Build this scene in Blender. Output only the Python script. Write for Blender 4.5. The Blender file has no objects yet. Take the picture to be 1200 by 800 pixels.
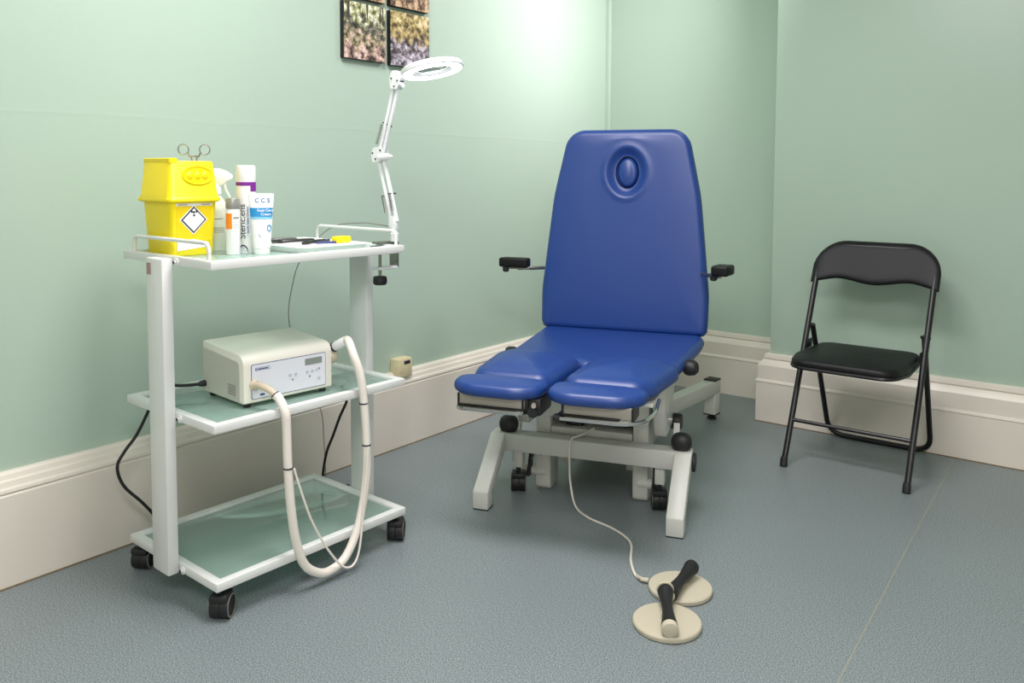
import bpy, bmesh, math, random
from mathutils import Vector, Matrix
random.seed(4)
S = bpy.context.scene
COL = S.collection
PI = math.pi

# ------------------------------------------------------------------ camera, light, exposure
F_PX, PITCH, ROLL, YAW, DY = 976.16, 0.0619, 0.0036, 0.6582, -136.33
CAM = Vector((2.449, -3.686, 1.12))
def cam_axes():
    r0 = Vector((math.cos(YAW), math.sin(YAW), 0)); f0 = Vector((-math.sin(YAW), math.cos(YAW), 0)); u0 = Vector((0, 0, 1))
    f = f0*math.cos(PITCH) - u0*math.sin(PITCH); u = u0*math.cos(PITCH) + f0*math.sin(PITCH)
    r = r0*math.cos(ROLL) + u*math.sin(ROLL); u2 = u*math.cos(ROLL) - r0*math.sin(ROLL)
    return r, u2, f
r_, u_, f_ = cam_axes()
cd = bpy.data.cameras.new('camera'); cam = bpy.data.objects.new('camera', cd); COL.objects.link(cam)
M4 = Matrix.Identity(4)
for i in range(3):
    M4[i][0], M4[i][1], M4[i][2], M4[i][3] = r_[i], u_[i], -f_[i], CAM[i]
cam.matrix_world = M4
cd.sensor_fit = 'HORIZONTAL'; cd.sensor_width = 36.0
cd.lens = F_PX/1200*36; cd.shift_y = DY/1200
cd.clip_start = 0.02
S.camera = cam

w = bpy.data.worlds.new('world'); S.world = w; w.use_nodes = True
w.node_tree.nodes['Background'].inputs[0].default_value = (.9, .95, 1, 1)
w.node_tree.nodes['Background'].inputs[1].default_value = 0.3

def area(name, loc, tgt, sx, sy, power, col=(1, 1, 1)):
    l = bpy.data.lights.new(name, 'AREA'); l.shape = 'RECTANGLE'; l.size = sx; l.size_y = sy
    l.energy = power; l.color = col
    o = bpy.data.objects.new(name, l); COL.objects.link(o); o.location = loc
    d = Vector(tgt) - Vector(loc)
    o.rotation_euler = d.to_track_quat('-Z', 'Y').to_euler()
    return o
area('ceiling_lamp_main', (1.25, -2.25, 2.66), (1.25, -2.25, 0), 1.2, .6, 40, (1, .94, .975))
wash = area('ceiling_lamp_wall_washer', (1.35, -.28, 2.64), (0, -.24, 1.72), .3, .3, 10.5, (1, .90, .96)); wash.data.spread = math.radians(88)
area('ceiling_lamp_rear', (2.9, -4.1, 2.66), (2.5, -3.5, 0), 1.4, .9, 56, (1, .965, .985))
S.view_settings.view_transform = 'Standard'
S.view_settings.look = 'None'
S.view_settings.gamma = 1
S.view_settings.use_curve_mapping = False
S.view_settings.exposure = 0.51

# ------------------------------------------------------------------ materials
def lin(c):
    return tuple((x/255/12.92 if x/255 <= .04045 else ((x/255+.055)/1.055)**2.4) for x in c)
def mat(name, rgb, rough=.5, metal=0., spec=.5, bump=0., bscale=200., var=0., vscale=8., coat=0.):
    m = bpy.data.materials.new(name); m.use_nodes = True
    nt = m.node_tree; b = nt.nodes['Principled BSDF']
    c = lin(rgb)
    b.inputs['Base Color'].default_value = (*c, 1)
    b.inputs['Roughness'].default_value = rough; b.inputs['Metallic'].default_value = metal
    b.inputs['Specular IOR Level'].default_value = spec
    if coat: b.inputs['Coat Weight'].default_value = coat; b.inputs['Coat Roughness'].default_value = .15
    tc = nt.nodes.new('ShaderNodeTexCoord')
    n = nt.nodes.new('ShaderNodeTexNoise'); n.inputs['Scale'].default_value = vscale; n.inputs['Detail'].default_value = 4
    nt.links.new(tc.outputs['Object'], n.inputs['Vector'])
    mr = nt.nodes.new('ShaderNodeMapRange'); mr.inputs['To Min'].default_value = 1-max(var, .015); mr.inputs['To Max'].default_value = 1+max(var, .015)
    nt.links.new(n.outputs['Fac'], mr.inputs['Value'])
    hs = nt.nodes.new('ShaderNodeHueSaturation'); hs.inputs['Color'].default_value = (*c, 1)
    nt.links.new(mr.outputs['Result'], hs.inputs['Value']); nt.links.new(hs.outputs['Color'], b.inputs['Base Color'])
    if bump:
        n2 = nt.nodes.new('ShaderNodeTexNoise'); n2.inputs['Scale'].default_value = bscale; n2.inputs['Detail'].default_value = 2
        nt.links.new(tc.outputs['Object'], n2.inputs['Vector'])
        bp = nt.nodes.new('ShaderNodeBump'); bp.inputs['Strength'].default_value = bump; bp.inputs['Distance'].default_value = .002
        nt.links.new(n2.outputs['Fac'], bp.inputs['Height']); nt.links.new(bp.outputs['Normal'], b.inputs['Normal'])
    return m
M = {}
M['wall'] = mat('green_wall_paint', (174, 195, 178), .36, bump=.12, bscale=60, var=.02, vscale=2.2)
M['unseen_wall'] = mat('unseen_wall_neutral', (226, 222, 214), .6)  # neutral tone chosen for the unseen walls to limit green bounce light
M['ceiling'] = mat('white_ceiling_paint', (235, 235, 230), .8)
M['skirt'] = mat('cream_gloss_paint', (226, 219, 206), .35, var=.03, vscale=5)
M['white'] = mat('white_powder_coat', (226, 228, 224), .35)
M['lampwhite'] = mat('white_enamel', (235, 238, 238), .3)
M['grey'] = mat('pale_grey_enamel', (212, 213, 205), .38)
M['blue'] = mat('blue_vinyl', (8, 56, 130), .42, bump=.06, bscale=700, spec=.8)
M['bvinyl'] = mat('black_vinyl', (15, 15, 17), .46, spec=.3, bump=.15, bscale=400)
M['bmetal'] = mat('black_painted_steel', (18, 18, 19), .35)
M['rubber'] = mat('black_rubber', (26, 27, 28), .5)
M['greyrub'] = mat('grey_tyre_ring', (122, 120, 114), .6)
M['chrome'] = mat('chrome', (205, 205, 205), .12, metal=1)
M['steel'] = mat('brushed_steel', (150, 148, 142), .32, metal=1)
M['satin'] = mat('satin_plate', (170, 164, 152), .4, metal=.4)
M['yellow'] = mat('yellow_plastic', (250, 226, 8), .4)
M['yellowd'] = mat('yellow_orange_print', (245, 212, 14), .5, var=.10, vscale=60)
M['cream'] = mat('cream_plastic', (234, 231, 218), .42)
M['creamd'] = mat('beige_plastic', (205, 192, 168), .5)
M['sidegrey'] = mat('grey_beige_panel', (196, 193, 182), .5)
M['dsteel'] = mat('dark_steel', (70, 70, 68), .35, metal=.8)
M['panel'] = mat('white_panel_film', (226, 229, 236), .35)
M['navy'] = mat('navy_print', (45, 62, 120), .5)
M['lcd'] = mat('grey_display', (138, 146, 138), .25)
M['btn'] = mat('pale_button', (190, 196, 206), .5)
M['white_pl'] = mat('white_plastic', (240, 241, 238), .35)
M['clearpl'] = mat('milky_plastic', (226, 230, 216), .3)
M['capgrey'] = mat('silver_grey_cap', (150, 150, 142), .35, metal=.3)
M['orange'] = mat('orange_print', (248, 142, 20), .5)
M['purple'] = mat('purple_print', (128, 40, 150), .45)
M['ink'] = mat('dark_ink', (40, 42, 60), .5)
M['bink'] = mat('blue_ink', (30, 110, 170), .5)
M['cyan'] = mat('blue_band_print', (30, 140, 200), .45)
M['cyanl'] = mat('pale_blue_band', (120, 200, 230), .45)
M['paper'] = mat('white_paper', (242, 242, 242), .7)
M['hose'] = mat('cream_hose', (236, 230, 218), .45)
M['disc'] = mat('beige_disc_plastic', (196, 189, 166), .5)
M['socketm'] = mat('yellowed_plastic', (214, 204, 164), .5, var=.15, vscale=60)
M['stick'] = mat('sticker_print', (170, 140, 130), .6, var=.5, vscale=90)
M['edge'] = mat('black_canvas_edge', (16, 16, 15), .6)

def floor_mat():
    m = mat('speckled_vinyl', (118, 132, 138), .40)
    nt = m.node_tree; b = nt.nodes['Principled BSDF']
    tc = nt.nodes.new('ShaderNodeTexCoord')
    n = nt.nodes.new('ShaderNodeTexNoise'); n.inputs['Scale'].default_value = 310; n.inputs['Detail'].default_value = 1.5
    nt.links.new(tc.outputs['Object'], n.inputs['Vector'])
    r = nt.nodes.new('ShaderNodeValToRGB')
    r.color_ramp.elements[0].position = .3; r.color_ramp.elements[0].color = (*lin((76, 87, 88)), 1)
    r.color_ramp.elements[1].position = .72; r.color_ramp.elements[1].color = (*lin((166, 176, 175)), 1)
    e = r.color_ramp.elements.new(.5); e.color = (*lin((124, 134, 136)), 1)
    nt.links.new(n.outputs['Fac'], r.inputs['Fac'])
    n3 = nt.nodes.new('ShaderNodeTexNoise'); n3.inputs['Scale'].default_value = 1.7; n3.inputs['Detail'].default_value = 3
    nt.links.new(tc.outputs['Object'], n3.inputs['Vector'])
    mr = nt.nodes.new('ShaderNodeMapRange'); mr.inputs['To Min'].default_value = .93; mr.inputs['To Max'].default_value = 1.07
    nt.links.new(n3.outputs['Fac'], mr.inputs['Value'])
    hs = nt.nodes.new('ShaderNodeHueSaturation')
    nt.links.new(r.outputs['Color'], hs.inputs['Color']); nt.links.new(mr.outputs['Result'], hs.inputs['Value'])
    nt.links.new(hs.outputs['Color'], b.inputs['Base Color'])
    return m
M['floor'] = floor_mat()

def glass_mat():
    m = bpy.data.materials.new('green_tinted_glass'); m.use_nodes = True
    nt = m.node_tree; nt.nodes.clear()
    out = nt.nodes.new('ShaderNodeOutputMaterial')
    tr = nt.nodes.new('ShaderNodeBsdfTransparent'); tr.inputs[0].default_value = (.74, .88, .83, 1)
    df = nt.nodes.new('ShaderNodeBsdfDiffuse'); df.inputs[0].default_value = (.58, .82, .71, 1)
    gl = nt.nodes.new('ShaderNodeBsdfGlossy'); gl.inputs[0].default_value = (1, 1, 1, 1); gl.inputs[1].default_value = .03
    m1 = nt.nodes.new('ShaderNodeMixShader'); m1.inputs[0].default_value = .40
    m2 = nt.nodes.new('ShaderNodeMixShader')
    fr = nt.nodes.new('ShaderNodeFresnel'); fr.inputs[0].default_value = 1.5
    L = nt.links
    L.new(tr.outputs[0], m1.inputs[1]); L.new(df.outputs[0], m1.inputs[2])
    L.new(fr.outputs[0], m2.inputs[0]); L.new(m1.outputs[0], m2.inputs[1]); L.new(gl.outputs[0], m2.inputs[2])
    L.new(m2.outputs[0], out.inputs[0])
    return m
M['glass'] = glass_mat()

def emit(name, col, s):
    m = bpy.data.materials.new(name); m.use_nodes = True
    b = m.node_tree.nodes['Principled BSDF']
    b.inputs['Base Color'].default_value = (1, 1, 1, 1)
    b.inputs['Emission Color'].default_value = (*col, 1); b.inputs['Emission Strength'].default_value = s
    return m
M['ring'] = emit('led_ring', (.93, .97, 1), 7)

def scene_print(name, bands, trunks, seed, sc=34.):
    """woodland photograph: bands = [(height, [dark, mid, light] colours)] from the bottom up, broken by noise, with upright trunks in the top"""
    m = bpy.data.materials.new(name); m.use_nodes = True
    nt = m.node_tree; b = nt.nodes['Principled BSDF']; b.inputs['Roughness'].default_value = .55
    L = nt.links; tc = nt.nodes.new('ShaderNodeTexCoord')
    def noise(scale, det, stretch=(1, 1, 1), off=0.):
        mp = nt.nodes.new('ShaderNodeMapping'); mp.inputs['Scale'].default_value = stretch; mp.inputs['Location'].default_value = (seed+off, seed*2+off, seed)
        L.new(tc.outputs['Object'], mp.inputs['Vector'])
        n = nt.nodes.new('ShaderNodeTexNoise'); n.inputs['Scale'].default_value = scale; n.inputs['Detail'].default_value = det; n.inputs['Roughness'].default_value = .65
        L.new(mp.outputs[0], n.inputs['Vector']); return n.outputs['Fac']
    def ramp(fac, stops):
        r = nt.nodes.new('ShaderNodeValToRGB'); c = r.color_ramp
        c.elements[0].position = stops[0][0]; c.elements[0].color = (*lin(stops[0][1]), 1)
        c.elements[1].position = stops[-1][0]; c.elements[1].color = (*lin(stops[-1][1]), 1)
        for p, q in stops[1:-1]: e = c.elements.new(p); e.color = (*lin(q), 1)
        L.new(fac, r.inputs['Fac']); return r.outputs['Color']
    fine = noise(sc*1.25, 6); soft = noise(sc*.6, 3, off=4.)
    sx = nt.nodes.new('ShaderNodeSeparateXYZ'); L.new(tc.outputs['Object'], sx.inputs[0])
    hz = nt.nodes.new('ShaderNodeMath'); hz.operation = 'MULTIPLY_ADD'; hz.inputs[1].default_value = .22
    L.new(soft, hz.inputs[0]); L.new(sx.outputs['Z'], hz.inputs[2])
    cur = None
    for h, cols in bands:
        c = ramp(fine, [(.40, tuple(q*.6 for q in cols[0])), (.5, cols[1]), (.60, cols[2])])
        if cur is None: cur = c; continue
        mr = nt.nodes.new('ShaderNodeMapRange'); mr.inputs['From Min'].default_value = h+.11-.014; mr.inputs['From Max'].default_value = h+.11+.014
        L.new(hz.outputs[0], mr.inputs['Value'])
        mx = nt.nodes.new('ShaderNodeMix'); mx.data_type = 'RGBA'
        L.new(mr.outputs['Result'], mx.inputs['Factor']); L.new(cur, mx.inputs['A']); L.new(c, mx.inputs['B']); cur = mx.outputs['Result']
    if trunks:
        t = noise(1., 2, (1, 42, 2.5), 9.)
        mr = nt.nodes.new('ShaderNodeMapRange'); mr.inputs['From Min'].default_value = .47; mr.inputs['From Max'].default_value = .42
        L.new(t, mr.inputs['Value'])
        hr = nt.nodes.new('ShaderNodeMapRange'); hr.inputs['From Min'].default_value = .02; hr.inputs['From Max'].default_value = .05; L.new(sx.outputs['Z'], hr.inputs['Value'])
        mu = nt.nodes.new('ShaderNodeMath'); mu.operation = 'MULTIPLY'; L.new(mr.outputs['Result'], mu.inputs[0]); L.new(hr.outputs['Result'], mu.inputs[1])
        mx = nt.nodes.new('ShaderNodeMix'); mx.data_type = 'RGBA'; L.new(mu.outputs[0], mx.inputs['Factor'])
        L.new(cur, mx.inputs['A']); mx.inputs['B'].default_value = (*lin((62, 54, 48)), 1); cur = mx.outputs['Result']
    L.new(cur, b.inputs['Base Color'])
    return m
M['pic1'] = scene_print('woodland_print', [(-.2, [(92, 72, 66), (172, 140, 128), (222, 198, 186)]), (-.055, [(70, 72, 52), (150, 140, 104), (214, 186, 170)]), (.0, [(34, 36, 38), (70, 72, 66), (128, 122, 104)]), (.035, [(120, 124, 70), (172, 176, 122), (238, 238, 216)])], True, 3.1)
M['pic2'] = scene_print('stream_print', [(-.2, [(70, 62, 66), (132, 122, 132), (226, 224, 236)]), (-.06, [(58, 50, 52), (112, 100, 104), (188, 180, 190)]), (-.01, [(88, 74, 50), (140, 122, 78), (196, 176, 116)]), (.045, [(112, 92, 48), (168, 150, 88), (222, 208, 162)])], False, 7.7)
M['pic3'] = scene_print('autumn_print', [(-.2, [(96, 62, 44), (140, 112, 84), (204, 178, 140)]), (-.02, [(60, 52, 40), (128, 116, 70), (208, 196, 140)])], True, 12.4)

# ------------------------------------------------------------------ mesh helpers
def nb(): return bmesh.new()
def finish(name, bm, m, parent=None, smooth=35, loc=None, normals=True):
    if normals: bmesh.ops.recalc_face_normals(bm, faces=bm.faces)
    me = bpy.data.meshes.new(name); bm.to_mesh(me); bm.free()
    for p in me.polygons: p.use_smooth = True
    me.set_sharp_from_angle(angle=math.radians(smooth))
    me.materials.append(m if not isinstance(m, str) else M[m])
    o = bpy.data.objects.new(name, me); COL.objects.link(o)
    if parent: o.parent = parent
    if loc: o.location = loc
    return o
def box(bm, x0, x1, y0, y1, z0, z1, bev=0., seg=2, mtx=None):
    vs = [bm.verts.new((x, y, z)) for x in (x0, x1) for y in (y0, y1) for z in (z0, z1)]
    fs = []
    for q in [(0, 1, 3, 2), (4, 6, 7, 5), (0, 4, 5, 1), (2, 3, 7, 6), (0, 2, 6, 4), (1, 5, 7, 3)]:
        fs.append(bm.faces.new([vs[i] for i in q]))
    allv = vs
    if bev:
        es = list({e for f in fs for e in f.edges})
        r = bmesh.ops.bevel(bm, geom=es, offset=bev, segments=seg, profile=.5, affect='EDGES')
        allv = list({v for v in r['verts']} | {v for f in r['faces'] for v in f.verts} | {v for v in vs if v.is_valid})
    if mtx is not None: bmesh.ops.transform(bm, matrix=mtx, verts=allv)
    return bm
def smoothpath(pts, n=8):
    P = [Vector(p) for p in pts]
    out = []
    for i in range(len(P)-1):
        p0 = P[max(i-1, 0)]; p1 = P[i]; p2 = P[i+1]; p3 = P[min(i+2, len(P)-1)]
        for k in range(n):
            t = k/n
            out.append(.5*((2*p1) + (p2-p0)*t + (2*p0-5*p1+4*p2-p3)*t*t + (3*p1-p0-3*p2+p3)*t**3))
    out.append(P[-1]); return out
def filletpath(pts, r, n=6):
    P = [Vector(p) for p in pts]; out = [P[0]]
    for i in range(1, len(P)-1):
        a = (P[i-1]-P[i]); b = (P[i+1]-P[i]); rr = min(r, a.length*.49, b.length*.49)
        p = P[i]+a.normalized()*rr; q = P[i]+b.normalized()*rr
        for k in range(n+1):
            t = k/n; out.append(p*(1-t)**2 + P[i]*2*t*(1-t) + q*t*t)
    out.append(P[-1]); return out
def tube(bm, path, r, seg=12, radii=None, cap=True):
    P = [Vector(p) for p in path]
    t = (P[1]-P[0]).normalized(); up = Vector((0, 0, 1)) if abs(t.z) < .9 else Vector((1, 0, 0))
    nrm = (up - t*up.dot(t)).normalized(); rings = []
    for i, p in enumerate(P):
        if i == 0: tt = (P[1]-P[0])
        elif i == len(P)-1: tt = P[-1]-P[-2]
        else: tt = (P[i+1]-P[i]).normalized() + (P[i]-P[i-1]).normalized()
        tt = tt.normalized() if tt.length > 1e-9 else t
        nrm = (nrm - tt*nrm.dot(tt)).normalized(); bn = tt.cross(nrm)
        rr = radii[i] if radii else r
        rings.append([bm.verts.new(p + nrm*math.cos(2*PI*k/seg)*rr + bn*math.sin(2*PI*k/seg)*rr) for k in range(seg)])
    for a, b in zip(rings, rings[1:]):
        for k in range(seg): bm.faces.new((a[k], a[(k+1) % seg], b[(k+1) % seg], b[k]))
    if cap: bm.faces.new(rings[0][::-1]); bm.faces.new(rings[-1])
    return bm
def lathe(bm, prof, mtx=None, seg=28):
    closed = len(prof) > 3 and prof[0] == prof[-1]
    if closed: prof = prof[:-1]
    rings = []; vs = []
    for r, z in prof:
        if r < 1e-6: ring = [bm.verts.new((0, 0, z))]
        else: ring = [bm.verts.new((r*math.cos(2*PI*k/seg), r*math.sin(2*PI*k/seg), z)) for k in range(seg)]
        rings.append(ring); vs += ring
    for a, b in zip(rings, rings[1:]):
        if len(a) == 1 and len(b) == 1: continue
        for k in range(seg):
            k2 = (k+1) % seg
            if len(a) == 1: bm.faces.new((a[0], b[k2], b[k]))
            elif len(b) == 1: bm.faces.new((a[k], a[k2], b[0]))
            else: bm.faces.new((a[k], a[k2], b[k2], b[k]))
    if closed:
        for k in range(seg): bm.faces.new((rings[-1][k], rings[-1][(k+1) % seg], rings[0][(k+1) % seg], rings[0][k]))
    else:
        if len(rings[0]) > 1: bm.faces.new(rings[0][::-1])
        if len(rings[-1]) > 1: bm.faces.new(rings[-1])
    if mtx is not None: bmesh.ops.transform(bm, matrix=mtx, verts=vs)
    return bm
def place(loc, axis=(0, 0, 1)):
    q = Vector((0, 0, 1)).rotation_difference(Vector(axis).normalized())
    return Matrix.Translation(Vector(loc)) @ q.to_matrix().to_4x4()
def rpoly(pts, rad, n=8, sub=4):
    """rounded polygon outline; rad a number or a list"""
    P = [Vector((p[0], p[1])) for p in pts]; N = len(P); out = []
    segs = []
    for i in range(N):
        a = (P[i-1]-P[i]); b = (P[(i+1) % N]-P[i]); r = rad[i] if isinstance(rad, (list, tuple)) else rad
        half = a.angle(b)/2
        d = min(r/max(math.tan(half), .05), a.length*.49, b.length*.49)
        p = P[i]+a.normalized()*d; q = P[i]+b.normalized()*d
        c = []
        for k in range(n+1):
            t = k/n
            w_ = math.sin(half)
            den = (1-t)**2 + 2*w_*t*(1-t) + t*t
            c.append((p*(1-t)**2 + P[i]*2*w_*t*(1-t) + q*t*t)/den)
        segs.append(c)
    for i in range(N):
        out += segs[i]
        a = segs[i][-1]; b = segs[(i+1) % N][0]
        if (b-a).length > .01:
            for k in range(1, sub): out.append(a.lerp(b, k/sub))
    res = [out[0]]
    for p in out[1:]:
        if (p-res[-1]).length > 1e-5: res.append(p)
    if (res[0]-res[-1]).length < 1e-5: res.pop()
    return res
def resample(P, n):
    Ls = [0]
    for i in range(len(P)): Ls.append(Ls[-1]+(P[(i+1) % len(P)]-P[i]).length)
    out = []; k = 0
    for j in range(n):
        t = Ls[-1]*j/n
        while Ls[k+1] < t: k += 1
        a, b = P[k], P[(k+1) % len(P)]; out.append(a.lerp(b, (t-Ls[k])/max(1e-9, Ls[k+1]-Ls[k])))
    return out
def prism(bm, pts, fm, h0, h1, bev=0.):
    a = [bm.verts.new(fm(p[0], p[1], h0)) for p in pts]; b = [bm.verts.new(fm(p[0], p[1], h1)) for p in pts]
    n = len(pts); fs = [bm.faces.new(a[::-1]), bm.faces.new(b)]
    for k in range(n): fs.append(bm.faces.new((a[k], a[(k+1) % n], b[(k+1) % n], b[k])))
    if bev:
        bmesh.ops.recalc_face_normals(bm, faces=fs)
        es = list({e for f in fs for e in f.edges if e.calc_face_angle(0) > .5})
        bmesh.ops.bevel(bm, geom=es, offset=bev, segments=2, profile=.5, affect='EDGES')
    return bm
def cushion(bm, out, h0, h1, r, crown=0., fm=None, rb=None, center=None, hole=None, hdip=.02, hw=.04, arc=6):
    fm = fm or (lambda x, y, h: (x, y, h))
    n = len(out); rb = r if rb is None else rb
    area2 = sum(out[i].x*out[(i+1) % n].y - out[(i+1) % n].x*out[i].y for i in range(n))
    if area2 < 0: out = out[::-1]
    nr = []
    for i in range(n):
        t = (out[(i+1) % n]-out[i-1]).normalized(); nr.append(Vector((-t.y, t.x)))
    c = Vector(center) if center else sum(out, Vector((0, 0)))/n
    def ring(d, h): return [bm.verts.new(fm(p.x+m.x*d, p.y+m.y*d, h)) for p, m in zip(out, nr)]
    rings = []
    for k in range(arc+1):
        a = PI/2*k/arc; rings.append(ring(rb*(1-math.sin(a)), h0+rb*(1-math.cos(a))))
    for k in range(arc+1):
        a = PI/2*k/arc; rings.append(ring(r*(1-math.cos(a)), h1-r*(1-math.sin(a))))
    inner = [p+m*r for p, m in zip(out, nr)]
    if hole is None:
        for t in (.12, .28, .46, .64, .8, .92):
            rings.append([bm.verts.new(fm(p.x*(1-t)+c.x*t, p.y*(1-t)+c.y*t, h1+crown*(1-(1-t)**2.2))) for p in inner])
        ctr = bm.verts.new(fm(c.x, c.y, h1+crown))
    else:
        hc, ha, hb = Vector(hole[0]), hole[1], hole[2]
        hp = []
        for p in inner:
            an = math.atan2((p.y-hc.y)/hb, (p.x-hc.x)/ha); hp.append(Vector((hc.x+ha*math.cos(an), hc.y+hb*math.sin(an))))
        for t in (.25, .5, .75, 1., -.85, -.7, -.58, -.46, -.36, -.26, -.17, -.09, -.03, 0.):
            rg = []
            for p, q in zip(inner, hp):
                d_in = min(hw*1.7, (p-q).length*.8); far = q+(p-q).normalized()*d_in
                x = p.lerp(far, t) if t > 0 else q.lerp(far, -t)
                dist = (x-q).length
                e = max(0, 1-dist/hw); lip = .004*math.exp(-((dist-hw*1.05)/(hw*.3))**2)
                rg.append(bm.verts.new(fm(x.x, x.y, h1+crown*min(1, abs(t)*2 if t > 0 else 1)-hdip*e*e*(3-2*e)+lip)))
            rings.append(rg)
        rings.append([bm.verts.new(fm(q.x, q.y, h1-hdip-.02)) for q in hp])
        ctr = bm.verts.new(fm(hc.x, hc.y, h1-hdip-.02))
    for a, b in zip(rings, rings[1:]):
        for k in range(n): bm.faces.new((a[k], a[(k+1) % n], b[(k+1) % n], b[k]))
    for k in range(n): bm.faces.new((rings[-1][k], rings[-1][(k+1) % n], ctr))
    bm.faces.new(rings[0][::-1])
    return bm
def empty(name, loc, rz=0):
    o = bpy.data.objects.new(name, None); COL.objects.link(o); o.location = loc; o.rotation_euler = (0, 0, rz); o.empty_display_size = .1
    return o
def tag(o, label, cat, group=None):
    o['label'] = label; o['category'] = cat
    if group: o['group'] = group
    return o
def struct(o): o['kind'] = 'structure'; return o
def text(name, s, size, mtx, m, parent, thick=.0004, align='CENTER', bold=0., sx=1.):
    cu = bpy.data.curves.new(name, 'FONT'); cu.body = s; cu.size = size; cu.align_x = align; cu.align_y = 'CENTER'
    cu.extrude = thick/2; cu.offset = bold
    to = bpy.data.objects.new(name, cu); COL.objects.link(to)
    dg = bpy.context.evaluated_depsgraph_get()
    me = bpy.data.meshes.new_from_object(to.evaluated_get(dg))
    bpy.data.objects.remove(to); bpy.data.curves.remove(cu)
    me.transform(mtx @ Matrix.Diagonal((sx, 1, 1, 1)))
    me.materials.clear(); me.materials.append(M[m])
    o = bpy.data.objects.new(name, me); COL.objects.link(o); o.parent = parent
    return o
def frame(o, x, y):
    """matrix with given origin, x axis, y axis"""
    x = Vector(x).normalized(); y = Vector(y).normalized(); z = x.cross(y)
    m = Matrix.Identity(4)
    for i in range(3): m[i][0], m[i][1], m[i][2], m[i][3] = x[i], y[i], z[i], o[i]
    return m

# ------------------------------------------------------------------ the room
RX, RY, RH, XB, A = 4.3, -5.2, 2.72, 1.086, .349
def sbox(name, m, *a, bev=0.):
    b = nb(); box(b, *a, bev=bev); return struct(finish(name, b, m))
sbox('floor', 'floor', -.2, RX+.2, RY-.2, A+.2, -.1, 0)
sbox('ceiling', 'ceiling', -.2, RX+.2, RY-.2, A+.2, RH, RH+.1)
def wall_left_mat():
    m = M['wall'].copy(); m.name = 'green_wall_paint_with_plaster_lines'
    nt = m.node_tree; b = nt.nodes['Principled BSDF']; L = nt.links
    old = next(n for n in nt.nodes if n.type == 'BUMP')
    tc = next(n for n in nt.nodes if n.type == 'TEX_COORD')
    sx = nt.nodes.new('ShaderNodeSeparateXYZ'); L.new(tc.outputs['Object'], sx.inputs[0])
    nz = nt.nodes.new('ShaderNodeTexNoise'); nz.inputs['Scale'].default_value = 3; L.new(tc.outputs['Object'], nz.inputs['Vector'])
    ad = nt.nodes.new('ShaderNodeMath'); ad.operation = 'MULTIPLY_ADD'; ad.inputs[1].default_value = .03
    L.new(nz.outputs['Fac'], ad.inputs[0]); L.new(sx.outputs['Z'], ad.inputs[2])
    r = nt.nodes.new('ShaderNodeValToRGB'); c = r.color_ramp
    c.elements[0].position = 0; c.elements[0].color = (0, 0, 0, 1)
    c.elements[1].position = 1; c.elements[1].color = (0, 0, 0, 1)
    for z, v in ((.4, 0), (.5, 1), (.6, 0)):
        e = c.elements.new(z); e.color = (v, v, v, 1)
    mr = nt.nodes.new('ShaderNodeMapRange'); mr.inputs['From Min'].default_value = 1.25; mr.inputs['From Max'].default_value = 1.35
    L.new(ad.outputs[0], mr.inputs['Value']); L.new(mr.outputs['Result'], r.inputs['Fac'])
    bp = nt.nodes.new('ShaderNodeBump'); bp.inputs['Strength'].default_value = .12; bp.inputs['Distance'].default_value = .003
    L.new(r.outputs['Color'], bp.inputs['Height']); L.new(old.outputs['Normal'], bp.inputs['Normal']); L.new(bp.outputs['Normal'], b.inputs['Normal'])
    return m
sbox('wall_left', wall_left_mat(), -.2, 0, RY-.2, A+.2, 0, RH)
sbox('wall_back', 'wall', -.05, RX+.2, A, A+.2, 0, RH)
sbox('wall_breast', 'wall', XB, RX+.1, 0, A+.02, 0, RH, bev=.004)
sbox('wall_right', 'unseen_wall', RX, RX+.2, RY-.2, A+.2, 0, RH)
sbox('wall_front', 'unseen_wall', -.2, RX+.2, RY-.2, RY, 0, RH)
sbox('trim_1', 'wall', -.01, .022, A-.022, A+.01, .3, RH, bev=.003)
# skirting profile swept along corners: outward distance, height
PR = [(-.02, 0), (.045, 0), (.045, .180), (.048, .184), (.046, .190), (.040, .196), (.040, .258), (.036, .266), (.022, .283), (.014, .2845), (.014, .2862), (.019, .288), (.017, .307), (.012, .310), (-.02, .310)]
PL = [(-.02, 0), (.045, 0), (.045, .250), (.042, .254), (.040, .2545), (.040, .2580), (.045, .260), (.043, .268), (.036, .272), (.032, .286), (.024, .290), (.020, .302), (.012, .308), (-.02, .308)]
def skirting(name, prof, path):
    """path: list of (x, y, outward vector (mitred))"""
    b = nb(); rings = []
    for x, y, ox, oy in path:
        rings.append([b.verts.new((x+ox*d, y+oy*d, z)) for d, z in prof])
    n = len(prof)
    for p, q in zip(rings, rings[1:]):
        for k in range(n): b.faces.new((p[k], p[(k+1) % n], q[(k+1) % n], q[k]))
    b.faces.new(rings[0]); b.faces.new(rings[-1][::-1])
    return struct(finish(name, b, 'skirt', smooth=25))
skirting('baseboard_left', PL, [(0, RY, 1, 0), (0, A, 1, 0)])
skirting('baseboard_back', PR, [(.03, A, 0, -1), (XB-.03, A, 0, -1)])
skirting('baseboard_breast', PR, [(XB, A-.02, -1, 0), (XB, 0, -1, -1), (RX, 0, 0, -1)])
skirting('baseboard_right', PL, [(RX, 0, -1, 0), (RX, RY, -1, 0)])
skirting('baseboard_front', PL, [(RX, RY, 0, 1), (0, RY, 0, 1)])
M['weld'] = mat('pale_weld_line', (156, 156, 140), .6)
b = nb(); tube(b, [(1.99, -3.0, -.0005), (1.90, -1.06, -.0005), (1.86, -.06, -.0005)], .0022, 8)
struct(finish('trim_2', b, 'weld'))
M['dirt'] = mat('grey_brown_sealant', (120, 104, 76), .8, var=.3, vscale=40)
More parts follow.
